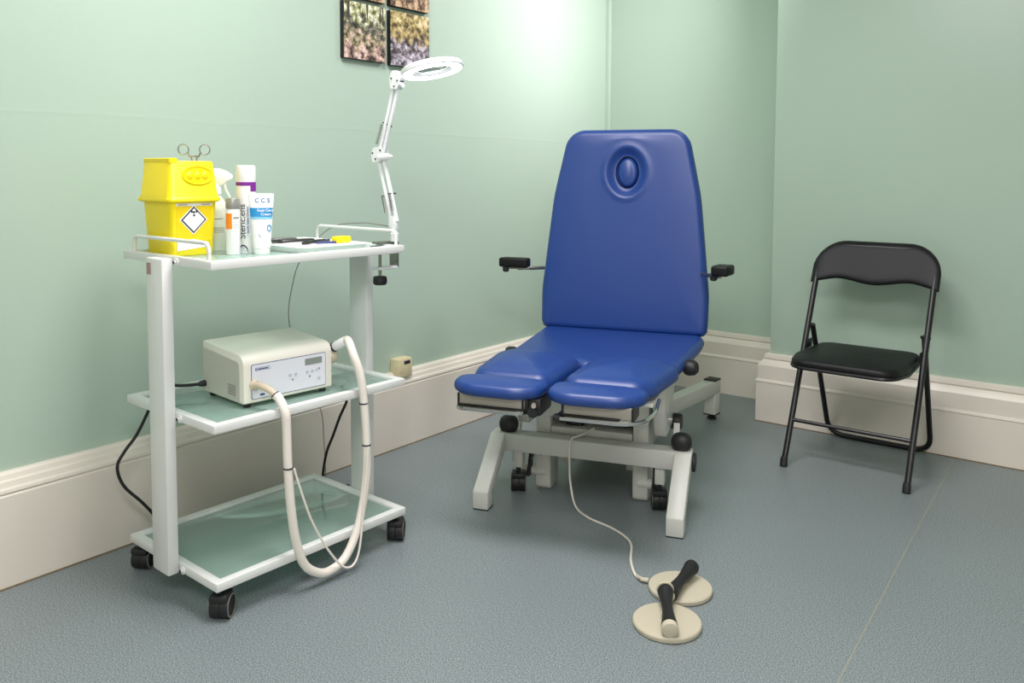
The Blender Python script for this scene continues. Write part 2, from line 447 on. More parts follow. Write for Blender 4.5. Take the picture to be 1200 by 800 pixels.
b = nb(); tube(b, [(.0465, RY, .001), (.0465, A-.04, .001)], .003, 6); struct(finish('trim_3', b, 'dirt'))
b = nb(); tube(b, [(XB-.046, A-.05, .001), (XB-.046, -.0465, .001), (RX, -.0465, .001)], .003, 6); struct(finish('trim_4', b, 'dirt'))

# ------------------------------------------------------------------ pictures on the left wall
def picture(y0, y1, z0, z1, m, label, tilt=0):
    c = Vector((.012, (y0+y1)/2, (z0+z1)/2)); h = Vector(((y1-y0)/2, (z1-z0)/2))
    r = empty('canvas_print', c); tag(r, label, 'picture', 'woodland pictures on the left wall')
    r.rotation_euler = (tilt, 0, 0)
    b = nb(); box(b, -.0115, .0105, -h.x, h.x, -h.y, h.y, bev=.003); finish('canvas_block', b, 'edge', r)
    b = nb(); box(b, .0095, .0113, -h.x+.001, h.x-.001, -h.y+.001, h.y-.001); finish('printed_face', b, m, r)
picture(-1.580, -1.366, 1.552, 1.766, M['pic1'], 'lower left woodland canvas with pale tree trunks and fallen leaves')
picture(-1.340, -1.118, 1.549, 1.765, M['pic2'], 'lower right woodland canvas with tumbling stream, behind the ring lamp', .006)
picture(-1.580, -1.366, 1.782, 1.998, M['pic3'], 'woodland canvas mostly cut off above the one with pale tree trunks')
picture(-1.340, -1.118, 1.782, 1.998, M['pic3'], 'woodland canvas cut off above the one with the tumbling stream')

# ------------------------------------------------------------------ small socket on the skirting
r = empty('wall_socket', (.046, -1.285, .275)); tag(r, 'small yellowed plastic socket block above the left skirting board', 'socket')
b = nb(); box(b, -.046, .004, -.046, .034, .012, .090, bev=.006); finish('housing', b, 'socketm', r)
b = nb(); box(b, .0035, .0055, -.014, .020, .066, .080, bev=.0008); finish('switch_rocker', b, 'ink', r)
b = nb(); box(b, .0035, .0048, -.034, -.024, .03, .05, bev=.0005); finish('slot', b, 'creamd', r)

# ------------------------------------------------------------------ trolley
TX, TY, TH, W, LG, Z1, Z2, Z3 = .203, -2.533, -.0377, .451, .631, .905, .502, .104
tc_, ts_ = math.cos(TH), math.sin(TH)
def TR(u, v, z): return Vector((TX+u*tc_-v*ts_, TY+u*ts_+v*tc_, z))
tro = empty('trolley', TR(0, 0, 0), TH)
tag(tro, 'white metal trolley with three green glass shelves on black castors', 'trolley')
BW, BH = .024, .022
for z in (Z1, Z2, Z3):
    b = nb(); o = [(0, 0), (W, 0), (W, LG), (0, LG)]; i_ = [(BW, BW), (W-BW, BW), (W-BW, LG-BW), (BW, LG-BW)]
    V = {}
    for nm, pts in (('o', o), ('i', i_)):
        for lv, zz in (('t', z), ('b', z-BH)): V[nm+lv] = [b.verts.new((p[0], p[1], zz)) for p in pts]
    for k in range(4):
        k2 = (k+1) % 4
        b.faces.new((V['ot'][k], V['ot'][k2], V['it'][k2], V['it'][k])); b.faces.new((V['ob'][k], V['ob'][k2], V['ib'][k2], V['ib'][k]))
        b.faces.new((V['ot'][k], V['ot'][k2], V['ob'][k2], V['ob'][k])); b.faces.new((V['it'][k], V['it'][k2], V['ib'][k2], V['ib'][k]))
    bmesh.ops.recalc_face_normals(b, faces=b.faces)
    bmesh.ops.bevel(b, geom=[e for e in b.edges if e.calc_face_angle(0) > .5], offset=.002, segments=2, profile=.5, affect='EDGES')
    for cx, cy, sx, sy in ((BW, BW, 1, 1), (W-BW, BW, -1, 1), (W-BW, LG-BW, -1, -1), (BW, LG-BW, 1, -1)):   # corner tabs that carry the glass
        prism(b, [(cx, cy), (cx+sx*.05, cy), (cx, cy+sy*.05)], lambda x, y, h: (x, y, h), z-.016, z-.0135)
    fr = finish('shelf_frame', b, 'white', tro)
    b = nb(); box(b, BW+.001, W-BW-.001, BW+.001, LG-BW-.001, z-.0130, z-.0075, bev=.001)
    g = finish('glass_shelf', b, 'glass', fr); g['label'] = 'green tinted glass'
for v0, v1 in ((-.031, -.001), (LG+.001, LG+.031)):
    b = nb(); box(b, .190, .272, v0, v1, .078, Z1-.004, bev=.004)
    p = finish('post', b, 'white', tro)
    for z in (Z1, Z2, Z3):
        for uu in (.292,):
            vv = v0+.022 if v0 < 0 else v1-.022
            b = nb(); ax = (0, -1, 0) if v0 < 0 else (0, 1, 0); base = -.0005 if v0 < 0 else LG+.0005
            lathe(b, [(.011, 0), (.011, .003), (.009, .005), (.005, .0055), (.005, .009), (0, .009)], place((uu, base, z-.012), ax), 16)
            bo = finish('bolt', b, 'white', p)
            b = nb(); lathe(b, [(.0045, 0), (.0045, .0098), (.0, .0098)], place((uu, base, z-.012), ax), 12)
            finish('bolt_head', b, 'ink', p)
b = nb(); lathe(b, [(.017, 0), (.019, .004), (.019, .009), (.015, .012), (0, .012)], place((.1895, LG+.016, .572), (-1, 0, 0)), 20)
finish('knob', b, 'rubber', tro)
b = nb(); box(b, .196, .216, -.0322, -.0308, .858, .888); finish('sticker', b, 'stick', tro)
for v in (.011, LG-.011):
    b = nb(); tube(b, filletpath([(.045, v, Z1-.004), (.045, v, Z1+.042), (.425, v, Z1+.042), (.425, v, Z1-.004)], .022), .0052, 12)
    finish('rail', b, 'white', tro)
def caster(parent, u, v, ztop, ang, name='castor', dia=.062, wid=.056):
    cz = dia/2; ax = Vector((math.cos(ang), math.sin(ang), 0)); fw = Vector((-ax.y, ax.x, 0)); off = fw*.012
    c = Vector((u, v, cz))+off
    b = nb()
    lathe(b, [(.008, dia*.6), (.008, ztop), (.0, ztop)], place((u, v, 0)), 14)
    mt = frame(Vector((u, v, 0)), ax, fw)
    box(b, -wid*.42, wid*.42, -.022, .030, dia*.80, dia+.006, bev=.006, mtx=mt)
    box(b, -.006, .006, -.012, .03, dia*.4, dia*.9, mtx=mt)
    h = finish(name, b, 'rubber', parent)
    for s in (-1, 1):
        b = nb(); t = wid*.42
        lathe(b, [(0, 0), (dia*.49, 0), (dia*.5, .002), (dia*.5, .007), (dia*.5, t-.004), (dia*.47, t), (dia*.42, t), (dia*.40, t-.002), (0, t-.003)], place(c+ax*s*(wid*.006), ax*s), 26)
        wl = finish('wheel', b, 'rubber', h)
        b = nb(); lathe(b, [(dia*.41, 0), (dia*.485, 0), (dia*.485, .0012), (dia*.41, .0012), (dia*.41, 0)], place(c+ax*s*(wid*.006+t), ax*s), 26)
        g = finish('rim_ring', b, 'greyrub', wl)
    return h
for u, v, an in ((.022, .022, .62), (W-.022, .022, .66), (W-.022, LG-.022, .68), (.022, LG-.022, .5)):
    caster(tro, u, v, Z3-BH, an)

GZ = Z1-.0070
# ------------------------------------------------------------------ sharps bin on the top shelf
bn = empty('sharps_bin', TR(.138, .096, GZ), TH); tag(bn, 'yellow plastic sharps bin with hazard diamond on the top shelf', 'sharps bin')
def loft(bm, secs, bev=0.):
    """secs: list of (x0,x1,y0,y1,z,r) rounded rectangles"""
    rings = []
    for x0, x1, y0, y1, z, r in secs:
        o = rpoly([(x0, y0), (x1, y0), (x1, y1), (x0, y1)], r, 5, 1)
        rings.append([bm.verts.new((p.x, p.y, z)) for p in o])
    n = len(rings[0])
    for a, c in zip(rings, rings[1:]):
        for k in range(n): bm.faces.new((a[k], a[(k+1) % n], c[(k+1) % n], c[k]))
    bm.faces.new(rings[0][::-1]); bm.faces.new(rings[-1])
    return bm
# local: origin at (u .15, v .085)
b = nb(); loft(b, [(-.067, .065, -.060, .056, .0, .014), (-.070, .068, -.062, .058, .004, .014), (-.078, .075, -.069, .066, .146, .014)]); finish('bin_body', b, 'yellow', bn)
b = nb(); loft(b, [(-.084, .080, -.073, .070, .142, .016), (-.094, .087, -.080, .076, .146, .018), (-.094, .087, -.080, .076, .151, .018), (-.085, .080, -.074, .070, .160, .016),
                   (-.075, .069, -.066, .062, .248, .012), (-.072, .066, -.063, .059, .252, .012)]); lid = finish('lid', b, 'yellow', bn)
b = nb(); loft(b, [(-.0755, .0695, -.0665, -.040, .247, .008), (-.075, .069, -.066, -.041, .258, .008), (-.073, .067, -.064, -.043, .2595, .008)]); finish('lid_ridge', b, 'yellow', lid)
def lidx(z): return .080-(z-.160)*(.011/.088)
fm = lambda a, c, h: (lidx(.214+c)+h, .010+a, .214+c)
b = nb(); ov = [Vector((0.043*math.cos(2*PI*k/40), .024*math.sin(2*PI*k/40))) for k in range(40)]
ri = [[b.verts.new(fm(p.x*s, p.y*s, h)) for p in ov] for s, h in ((1.06, -.001), (1.03, .003), (.97, .0032), (.92, .0012), (.6, .0008))]
for a, c in zip(ri, ri[1:]):
    for k in range(40): b.faces.new((a[k], a[(k+1) % 40], c[(k+1) % 40], c[k]))
b.faces.new(ri[-1]); finish('oval_rim', b, 'yellow', lid)
for dx in (-.022, .0, .021):
    b = nb(); lathe(b, [(.010, -.002), (.010, .002), (.006, .0045), (0, .005)], place(fm(dx, 0, 0), (1, 0, .15)), 18); finish('lid_dimple', b, 'yellow', lid)
def bodyx(z): return .068+(z-.004)*(.007/.142)
sl = Vector((.007/.142, 0, 1)).normalized()
def bface(v, z, off=.0006): return Vector((bodyx(z)+off, v, z))
def bprism(name, pts, m, off, th=.0006, parent=bn):
    b = nb(); prism(b, pts, lambda a, c, h: (bodyx(c)+h, a, c), off, off+th); return finish(name, b, m, parent)
lb = bprism('label_sheet', [(-.052, .040), (.048, .040), (.048, .132), (-.052, .132)], 'yellowd', .0002)
bprism('label_strip', [(-.054, .1325), (.050, .1325), (.050, .1395), (-.054, .1395)], 'paper', .0002, parent=lb)
cz = .0955; s_ = .036
cx_ = -.004
def dia_(q): return [(cx_, cz-q), (cx_+q, cz), (cx_, cz+q), (cx_-q, cz)]
bprism('diamond_backing', dia_(s_+.004), 'paper', .0009, parent=lb)
bprism('diamond_border', dia_(s_), 'ink', .0016, parent=lb)
bprism('diamond_field', dia_(s_-.005), 'paper', .0023, parent=lb)
b = nb()
for a, c in ((-.004, .020), (-.010, .022), (.003, .022), (-.004, .012)):
    ring = [Vector((.0032*math.cos(2*PI*k/12)+a, .0030*math.sin(2*PI*k/12)+cz+c)) for k in range(12)]
    prism(b, ring, lambda x, y, h: (bodyx(y)+h, x, y), .003, .0034)
finish('biohazard_mark', b, 'ink', lb)
bprism('paper_slip', [(-.050, .014), (.040, .022), (.040, .034), (-.005, .044), (-.050, .040)], 'paper', .0009, parent=lb)
for y0_, y1_ in ((-.048, -.022), (.018, .044)): bprism('strip_print', [(y0_, .1350), (y1_, .1350), (y1_, .1372), (y0_, .1372)], 'stick', .0010, parent=lb)

# ------------------------------------------------------------------ scissors standing in the lid
sc = empty('scissors', TR(.185, .112, GZ+.252), TH); tag(sc, 'steel ring-handled clamp scissors standing upright on the yellow bin lid', 'scissors')
d_ = Vector((.55, .84, 0)).normalized()
def sp(a, z): return d_*a+Vector((0, 0, z))
for s in (-1, 1):
    b = nb(); ring = [sp(s*.027+.0130*math.cos(2*PI*k/24), .031+.0140*math.sin(2*PI*k/24)) for k in range(25)]
    tube(b, ring, .0017, 8, cap=False)
    tube(b, smoothpath([sp(s*.016, .023), sp(s*.012, .014), sp(s*.008, .0105), sp(s*.0065, .006), sp(s*.0055, -.004)], 5), .0018, 8)
    finish('ring_handle', b, 'steel', sc)
b = nb(); tube(b, [sp(-.015, .0125), sp(.015, .0125)], .0018, 8); lathe(b, [(.0035, -.003), (.0035, .003), (0, .003)], place(sp(.005, .0125), d_.cross(Vector((0, 0, 1)))), 12); finish('ratchet', b, 'steel', sc)

# ------------------------------------------------------------------ bottles
def bottle_root(name, u, v, label, cat, rot=TH): return tag(empty(name, TR(u, v, GZ), rot), label, cat)
tocam = lambda u, v: (CAM-TR(u, v, 0)).to_2d()
def camang(u, v): d = tocam(u, v); return math.atan2(d.y, d.x)
# spray bottle
u, v = .112, .218
sb = bottle_root('spray_bottle', u, v, 'milky white trigger spray bottle beside the yellow bin', 'spray bottle', camang(u, v)+PI/2)
b = nb(); lathe(b, [(.026, 0), (.0285, .004), (.0285, .115), (.026, .135), (.016, .150), (.0125, .156), (.0125, .162)], seg=32); finish('bottle_body', b, 'clearpl', sb)
b = nb(); lathe(b, [(.0145, .160), (.0145, .180), (.012, .184), (.012, .190)], seg=24); finish('collar', b, 'white_pl', sb)
fmy = lambda x, z, h: (x, h, z)
b = nb(); prism(b, rpoly([(-.022, .188), (.014, .184), (.030, .196), (.046, .205), (.046, .214), (.030, .226), (.008, .234), (-.014, .232), (-.026, .222)], .006, 4, 1), fmy, -.011, .011, bev=.003)
hd = finish('spray_head', b, 'white_pl', sb)
b = nb(); prism(b, rpoly([(.018, .196), (.026, .197), (.031, .172), (.040, .150), (.036, .148), (.025, .168)], .002, 3, 1), fmy, -.007, .007, bev=.002); finish('trigger', b, 'white_pl', sb)
def curved_band(bm, R, a0, a1, z0, z1, th=.0006, n=14):
    g = []
    for k in range(n+1):
        a = a0+(a1-a0)*k/n
        g.append([bm.verts.new(((R+d)*math.cos(a), (R+d)*math.sin(a), z)) for d in (0, th) for z in (z0, z1)])
    for p, q in zip(g, g[1:]):
        for i, j in ((0, 1), (1, 3), (3, 2), (2, 0)): bm.faces.new((p[i], p[j], q[j], q[i]))
    bm.faces.new(g[0]); bm.faces.new(g[-1]); return bm
for z in (.052, .058, .064):
    b = nb(); curved_band(b, .0285, -PI/2-.6, -PI/2+.75, z, z+.0018); finish('label_line', b, 'capgrey', sb)
b = nb(); curved_band(b, .0285, -PI/2-.3, -PI/2+.6, .090, .092); finish('label_line', b, 'capgrey', sb)
def wraptext(name, s, size, R, a_c, z, m, parent, vertical=False, sx=1.):
    """lettering bent round a cylinder"""
    o = text(name, s, size, Matrix.Identity(4), m, parent, thick=.0004, sx=sx)
    for vt in o.data.vertices:
        x, y, h = vt.co
        if vertical: x, y = -y, x
        a = a_c + x/R
        vt.co = ((R+.0008+h)*math.cos(a), (R+.0008+h)*math.sin(a), z+y)
    return o
# small bottle with grey cap
u, v = .262, .178
s2 = bottle_root('spray_vial', u, v, 'small white bottle with grey cap and orange label block', 'bottle', camang(u, v)+PI/2)
b = nb(); lathe(b, [(.0165, 0), (.0185, .003), (.0185, .118), (.017, .124)], seg=28); finish('bottle_body', b, 'white_pl', s2)
b = nb(); lathe(b, [(.0182, .124), (.0187, .126), (.0187, .150), (.017, .1525), (0, .1525)], seg=28); finish('cap', b, 'capgrey', s2)
b = nb(); curved_band(b, .0185, -PI/2-1.35, -PI/2-.15, .070, .112); finish('orange_label', b, 'orange', s2)
b = nb(); curved_band(b, .0185, -PI/2+.05, -PI/2+.9, .098, .102); finish('label_line', b, 'capgrey', s2)
for z in (.088, .080, .074):
    b = nb(); curved_band(b, .0185, -PI/2, -PI/2+.9, z, z+.0012); finish('label_line', b, 'btn', s2)
# aerosol can
u, v = .245, .230
s3 = bottle_root('aerosol_can', u, v, 'tall white spray can with purple band and vertical lettering', 'spray can', camang(u, v)+PI/2)
R3 = .0262
b = nb(); lathe(b, [(.0245, 0), (R3, .003), (R3, .196), (.0255, .200)], seg=36); finish('can_body', b, 'white_pl', s3)
b = nb(); lathe(b, [(.0258, .200), (.0262, .203), (.0262, .236), (.025, .2405), (.022, .2415), (0, .2415)], seg=36); finish('cap', b, 'white_pl', s3)
b = nb(); curved_band(b, R3, -PI/2-1.5, -PI/2+1.5, .186, .196, n=24); curved_band(b, R3, -PI/2+.45, -PI/2+1.45, .170, .187); finish('purple_band', b, 'purple', s3)
wraptext('brand_lettering', 'Stericlens', .0245, R3, -PI/2-.42, .088, 'ink', s3, True)
wraptext('small_lettering', 'Sterile Saline Solution', .0085, R3, -PI/2+.12, .092, 'bink', s3, True)
fmc = lambda x, y, h: ((R3+h)*math.cos(-PI/2+.0+x/R3), (R3+h)*math.sin(-PI/2+.0+x/R3), y)
b = nb(); prism(b, [(.0135*math.cos(PI*k/14)-.010, .020*math.sin(PI*k/14)+.004) for k in range(15)], fmc, .0004, .0010); bg = finish('badge', b, 'ink', s3)
b = nb(); prism(b, [(.0045*math.cos(2*PI*k/16)-.010, .0045*math.sin(2*PI*k/16)+.015) for k in range(16)], fmc, .0012, .0016); finish('badge_mark', b, 'btn', bg)
b = nb(); prism(b, [(-.019, .0065), (-.001, .0065), (-.001, .0085), (-.019, .0085)], fmc, .0012, .0016); finish('badge_bar', b, 'btn', bg)
# cream tube
u, v = .302, .240
s4 = bottle_root('cream_tube', u, v, 'white cream tube with blue band standing on its cap', 'tube', camang(u, v)+PI/2)
b = nb(); lathe(b, [(.0205, 0), (.0215, .002), (.0225, .016), (.0215, .0165), (0, .0165)], seg=30); finish('cap', b, 'white_pl', s4)
def tubesec(t):
    z = .0168+t*.148; a = .0235+.0105*t; c = .022*(1-t)**.75+.0012; return a, c, z
b = nb(); rg = []
for k in range(15):
    a, c, z = tubesec(k/14); rg.append([b.verts.new((a*math.cos(2*PI*j/36), c*math.sin(2*PI*j/36), z)) for j in range(36)])
for p, q in zip(rg, rg[1:]):
    for j in range(36): b.faces.new((p[j], p[(j+1) % 36], q[(j+1) % 36], q[j]))
b.faces.new(rg[0][::-1]); b.faces.new(rg[-1]); finish('tube_body', b, 'white_pl', s4)
def tpt(x, z, h=.0008):
    a, c, _ = tubesec((z-.0168)/.148); x = max(-a*.995, min(a*.995, x)); return (x, -c*math.sqrt(max(0, 1-(x/a)**2))-h, z)
def tband(name, z0, z1, m, h, par, x0=-.5, x1=.5):
    b = nb(); g = []
    for k in range(25):
        row = []
        for hh in (h, h+.0005):
            for z in (z0, z1):
                a = tubesec((z-.0168)/.148)[0]; row.append(b.verts.new(tpt(max(x0, -a*.97)+(min(x1, a*.97)-max(x0, -a*.97))*k/24, z, hh)))
        g.append(row)
    for p, q in zip(g, g[1:]):
        for i, j in ((0, 1), (1, 3), (3, 2), (2, 0)): b.faces.new((p[i], p[j], q[j], q[i]))
    b.faces.new(g[0]); b.faces.new(g[-1])
    return finish(name, b, m, par)
tb = tband('blue_band', .102, .126, 'cyan', .0004, s4); tband('pale_band', .096, .1015, 'cyanl', .0004, s4)
def ttext(name, s, size, x, z, m, sx=1.):
    o = text(name, s, size, Matrix.Identity(4), m, s4, thick=.0003, bold=.0002, sx=sx)
    for vt in o.data.vertices: vt.co = tpt(vt.co.x+x, z+vt.co.y, .0014+vt.co.z)
ttext('brand_lettering', 'C C S', .0165, .003, .146, 'bink'); ttext('band_lettering', 'Foot Care', .0098, .010, .119, 'paper'); ttext('band_lettering', 'Cream', .0098, .012, .1085, 'paper')
b = nb(); tube(b, [tpt(.020+.005*math.cos(2*PI*k/14), .071+.008*math.sin(2*PI*k/14), .001) for k in range(15)], .0013, 6, cap=False); finish('blue_emblem', b, 'cyan', s4)
b = nb(); tube(b, [tpt(-.008, .055, .001), tpt(-.005, .049, .001), tpt(-.002, .046, .001)], .0008, 6); finish('small_mark', b, 'cyan', s4)

# ------------------------------------------------------------------ instrument tray and what lies on it
tx0, tx1, ty0, ty1 = .075, .405, .300, .545
tr = empty('instrument_tray', TR(0, 0, GZ), TH); tag(tr, 'shallow white tray holding instruments on the top shelf', 'tray')
b = nb(); secs = []
for ins, z in ((.012, 0), (.003, .014), (0, .0165), (.001, .0175), (.004, .0165), (.014, .003)):
    o = rpoly([(tx0+ins, ty0+ins), (tx1-ins, ty0+ins), (tx1-ins, ty1-ins), (tx0+ins, ty1-ins)], .03, 6, 1); secs.append([b.verts.new((p.x, p.y, z)) for p in o])
for a, c in zip(secs, secs[1:]):
    for k in range(len(a)): b.faces.new((a[k], a[(k+1) % len(a)], c[(k+1) % len(a)], c[k]))
b.faces.new(secs[0][::-1]); b.faces.new(secs[-1]); finish('tray_shell', b, 'white_pl', tr)
pp = empty('paper_liner', TR(0, 0, GZ), TH); tag(pp, 'folded white paper sheet lining the instrument tray', 'paper')
b = nb(); box(b, tx0+.03, tx1-.03, ty0+.035, ty1-.028, .0035, .0165, bev=.002); finish('paper_stack', b, 'paper', pp)
TZ = GZ+.0165
def instrument(u, v, ang, ln, label, name='nail_nipper', m='dsteel', spread=.012):
    r = empty(name, TR(u, v, TZ+.0005), TH+ang); tag(r, label, 'instrument', 'steel instruments on the tray')
    for s in (-1, 1):
        b = nb(); tube(b, smoothpath([(-.0, s*.002, .005), (.03, s*spread*.9, .0055), (ln*.55, s*spread, .0055), (ln, s*spread*.55, .005)], 6), .004, 10); finish('handle', b, m, r)
    b = nb(); lathe(b, [(.0075, 0), (.0075, .009), (.005, .0105), (0, .0105)], seg=16); finish('pivot', b, m, r)
    b = nb(); prism(b, rpoly([(.002, -.007), (.002, .007), (-.022, .004), (-.03, 0), (-.022, -.004)], .002, 3, 1), lambda x, y, h: (x, y, h), .0012, .0085, bev=.001); finish('jaw', b, m, r)
instrument(.31, .385, 1.9, .10, 'steel nail nippers lying nearest the front edge of the tray')
instrument(.22, .355, 1.5, .11, 'steel nippers lying in the middle of the tray', spread=.010)
instrument(.14, .350, 1.2, .10, 'steel nippers lying at the wall side of the tray', spread=.009)
r = empty('pen', TR(.33, .437, TZ+.0005), TH+1.2); tag(r, 'small dark blue pen on the tray paper beside the yellow block', 'pen')
b = nb(); tube(b, [(-.03, 0, .0035), (-.028, 0, .0035), (.028, 0, .0035), (.034, 0, .0035)], .0033, 10, radii=[.002, .0033, .0033, .001]); finish('barrel', b, 'navy', r)
r = empty('foam_block', TR(.335, .487, TZ+.0005), TH+.1); tag(r, 'small yellow block lying on the far end of the tray', 'block')
b = nb(); cushion(b, rpoly([(-.017, -.026), (.017, -.026), (.017, .026), (-.017, .026)], .006, 4, 2), 0, .019, .005, .001); finish('block_body', b, 'yellow', r)
r = empty('tweezers', TR(.405, .575, GZ+.0005), TH+1.1); tag(r, 'small dark tweezers on the glass between tray and lamp clamp', 'tweezers')
for s in (-1, 1):
    b = nb(); tube(b, [(-.028, s*.001, .003), (-.012, s*.0045, .0032), (.028, s*.001, .003)], .0024, 8, radii=[.0026, .0026, .001]); finish('prong', b, 'ink', r)

# ------------------------------------------------------------------ magnifier lamp
lp = empty('magnifier_lamp', TR(0, 0, 0), TH); tag(lp, 'white sprung-arm magnifier lamp with glowing ring clamped to trolley', 'lamp')
b = nb()
box(b, .352, .388, .588, .664, Z1+.0012, Z1+.0075, bev=.002); box(b, .352, .388, .6585, .666, Z1-.074, Z1+.0075, bev=.002)
finish('clamp', b, 'steel', lp)
b = nb(); box(b, .352, .388, .588, .664, Z1-.077, Z1-.069, bev=.002); finish('clamp_foot', b, 'lampwhite', lp)
b = nb(); tube(b, [(.372, .603, Z1-.024), (.372, .603, .795)], .0048, 12); lathe(b, [(.011, Z1-.0285), (.011, Z1-.024), (0, Z1-.024)], place((.372, .603, 0)), 16); finish('clamp_screw', b, 'steel', lp)
b = nb(); lathe(b, [(.017, .782), (.0205, .786), (.0215, .792), (.0205, .806), (.016, .808), (0, .808)], place((.372, .603, 0)), 20); finish('clamp_knob', b, 'rubber', lp)
b = nb(); lathe(b, [(.013, Z1+.007), (.013, Z1+.03), (.010, Z1+.034), (.010, Z1+.05), (0, Z1+.05)], place((.384, .652, 0)), 20)
box(b, .362, .396, .645, .659, Z1+.042, Z1+.085, bev=.005); finish('swivel_base', b, 'lampwhite', lp)
J0, J1, J2 = Vector((.384, .652, .970)), Vector((.322, .652, 1.175)), Vector((.398, .652, 1.392))
def rods(a, c, sep, name):
    d = (c-a).normalized(); n_ = Vector((0, 1, 0)).cross(d); 
    for s in (-1, 1):
        b = nb(); tube(b, [a+n_*s*sep, c+n_*s*sep], .0062, 10); finish(name, b, 'lampwhite', lp)
    return d, n_
d1, n1 = rods(J0, J1, .0115, 'lower_arm'); d2, n2 = rods(J1+Vector((.006, 0, .012)), J2, .009, 'upper_arm')
def spring(p, q, r=.004):
    b = nb(); n = 90; ax = (q-p); L_ = ax.length; d = ax.normalized(); e1 = Vector((0, 1, 0)); e2 = d.cross(e1)
    tube(b, [p+d*L_*k/n+(e1*math.cos(k*.9)+e2*math.sin(k*.9))*r for k in range(n+1)], .0011, 5); return finish('spring', b, 'steel', lp)
for s in (-1, 1):
    o_ = Vector((0, .014*0, 0)); spring(J0+d1*.035-n1*s*.016+Vector((0, -.012, 0)), J0+d1*.085-n1*s*.016+Vector((0, -.012, 0)))
    b = nb(); tube(b, [J0+d1*.087+Vector((0, -.016, 0))-n1*s*.015, J0+d1*.087+Vector((0, .016, 0))-n1*s*.015], .0019, 8); finish('spring_pin', b, 'ink', lp)
spring(J1+d2*.03+n2*.016*-1+Vector((0, -.012, 0)), J1+d2*.095-n2*.012+Vector((0, -.012, 0)))
b = nb(); tube(b, [J1+d2*.098-n2*.022, J1+d2*.098+n2*.022], .0019, 8); finish('spring_pin', b, 'ink', lp)
b = nb()
for s in (-1, 1):
    prism(b, rpoly([(-.026, -.022), (.016, -.020), (.022, .012), (.014, .026), (-.020, .024), (-.032, .006)], .008, 4, 1), lambda x, y, h: (J1.x+x, J1.y+h, J1.z+y), s*.010-.0015, s*.010+.0015)
el = finish('elbow_joint', b, 'lampwhite', lp)
b = nb()
for x, z in ((-.024, .006), (.010, -.006), (.012, .014), (-.010, -.012)): tube(b, [J1+Vector((x, -.014, z)), J1+Vector((x, .014, z))], .003, 8)
finish('elbow_rivet', b, 'ink', el)
b = nb(); tube(b, [J1+Vector((.004, -.012, -.006)), J1+Vector((.014, -.016, -.006)), J1+Vector((.040, -.008, -.004)), J1+Vector((.058, -.002, -.005))], .008, 12, radii=[.006, .010, .010, .003]); finish('wing_knob', b, 'lampwhite', lp)
b = nb()
for s in (-1, 1):
    prism(b, rpoly([(-.018, -.018), (.012, -.022), (.024, .006), (.016, .034), (-.010, .036), (-.022, .014)], .008, 4, 1), lambda x, y, h: (J2.x+x, J2.y+h, J2.z+y), s*.010-.0015, s*.010+.0015)
hj = finish('head_joint', b, 'lampwhite', lp)
b = nb()
for x, z in ((-.012, .012), (.0, -.012), (.014, .004)): tube(b, [J2+Vector((x, -.014, z)), J2+Vector((x, .014, z))], .0025, 8)
finish('joint_rivet', b, 'ink', hj)
b = nb(); tube(b, [J2+Vector((.014, 0, -.004)), J2+Vector((.026, -.006, -.010)), J2+Vector((.036, -.008, -.012))], .008, 10, radii=[.005, .008, .006]); finish('tilt_knob', b, 'lampwhite', hj)
HC = Vector((.548, .652, 1.421)); HN = Vector((.21, .045, -1)).normalized()
mt = place(HC, HN)
b = nb(); lathe(b, [(.060, -.009), (.064, -.012), (.084, -.011), (.091, -.006), (.091, .005), (.088, .007), (.058, .007), (.056, .005), (.056, -.006), (.060, -.009)], mt, 56)
hd = finish('lamp_head', b, 'lampwhite', lp)
b = nb(); lathe(b, [(.061, .0065), (.087, .0065), (.084, .0105), (.064, .0105), (.061, .0065)], mt, 56); rg_ = finish('light_ring', b, 'ring', hd); rg_['label'] = 'glowing white ring light'
b = nb(); lathe(b, [(0, -.005), (.035, -.0035), (.0565, 0), (.035, .0035), (0, .005)], mt, 40)
def lens_mat():
    m = M['glass'].copy(); m.name = 'clear_lens'
    for n in m.node_tree.nodes:
        if n.type == 'BSDF_TRANSPARENT': n.inputs[0].default_value = (.93, .96, .96, 1)
        if n.type == 'MIX_SHADER' and not n.inputs[0].is_linked: n.inputs[0].default_value = .02
    return m
finish('lens', b, lens_mat(), hd)
b = nb(); tube(b, [J2+Vector((.012, 0, .012)), Vector((.462, .652, 1.408))], .009, 10); finish('head_stem', b, 'lampwhite', hd)
b = nb(); tube(b, smoothpath([(.35, .665, Z1+.05), (.20, .668, Z1+.055), (.06, .655, Z1+.03), (-.012, .60, .84), (-.012, .56, .75), (-.012, .545, .63), (-.012, .60, .45), (-.012, .668, .31), (-.012, .68, .2), (-.012, .69, .05), (-.02, .72, .004)], 8), .0018, 6)
cdl = finish('lamp_cord', b, 'capgrey', lp); cdl['label'] = 'thin grey cord'

# ------------------------------------------------------------------ podiatry drill unit on the middle shelf
MZ = Z2-.0070
ma = empty('drill_unit', TR(.255, .285, MZ), TH-.06); tag(ma, 'cream podiatry drill unit with white hose on the middle shelf', 'drill machine')
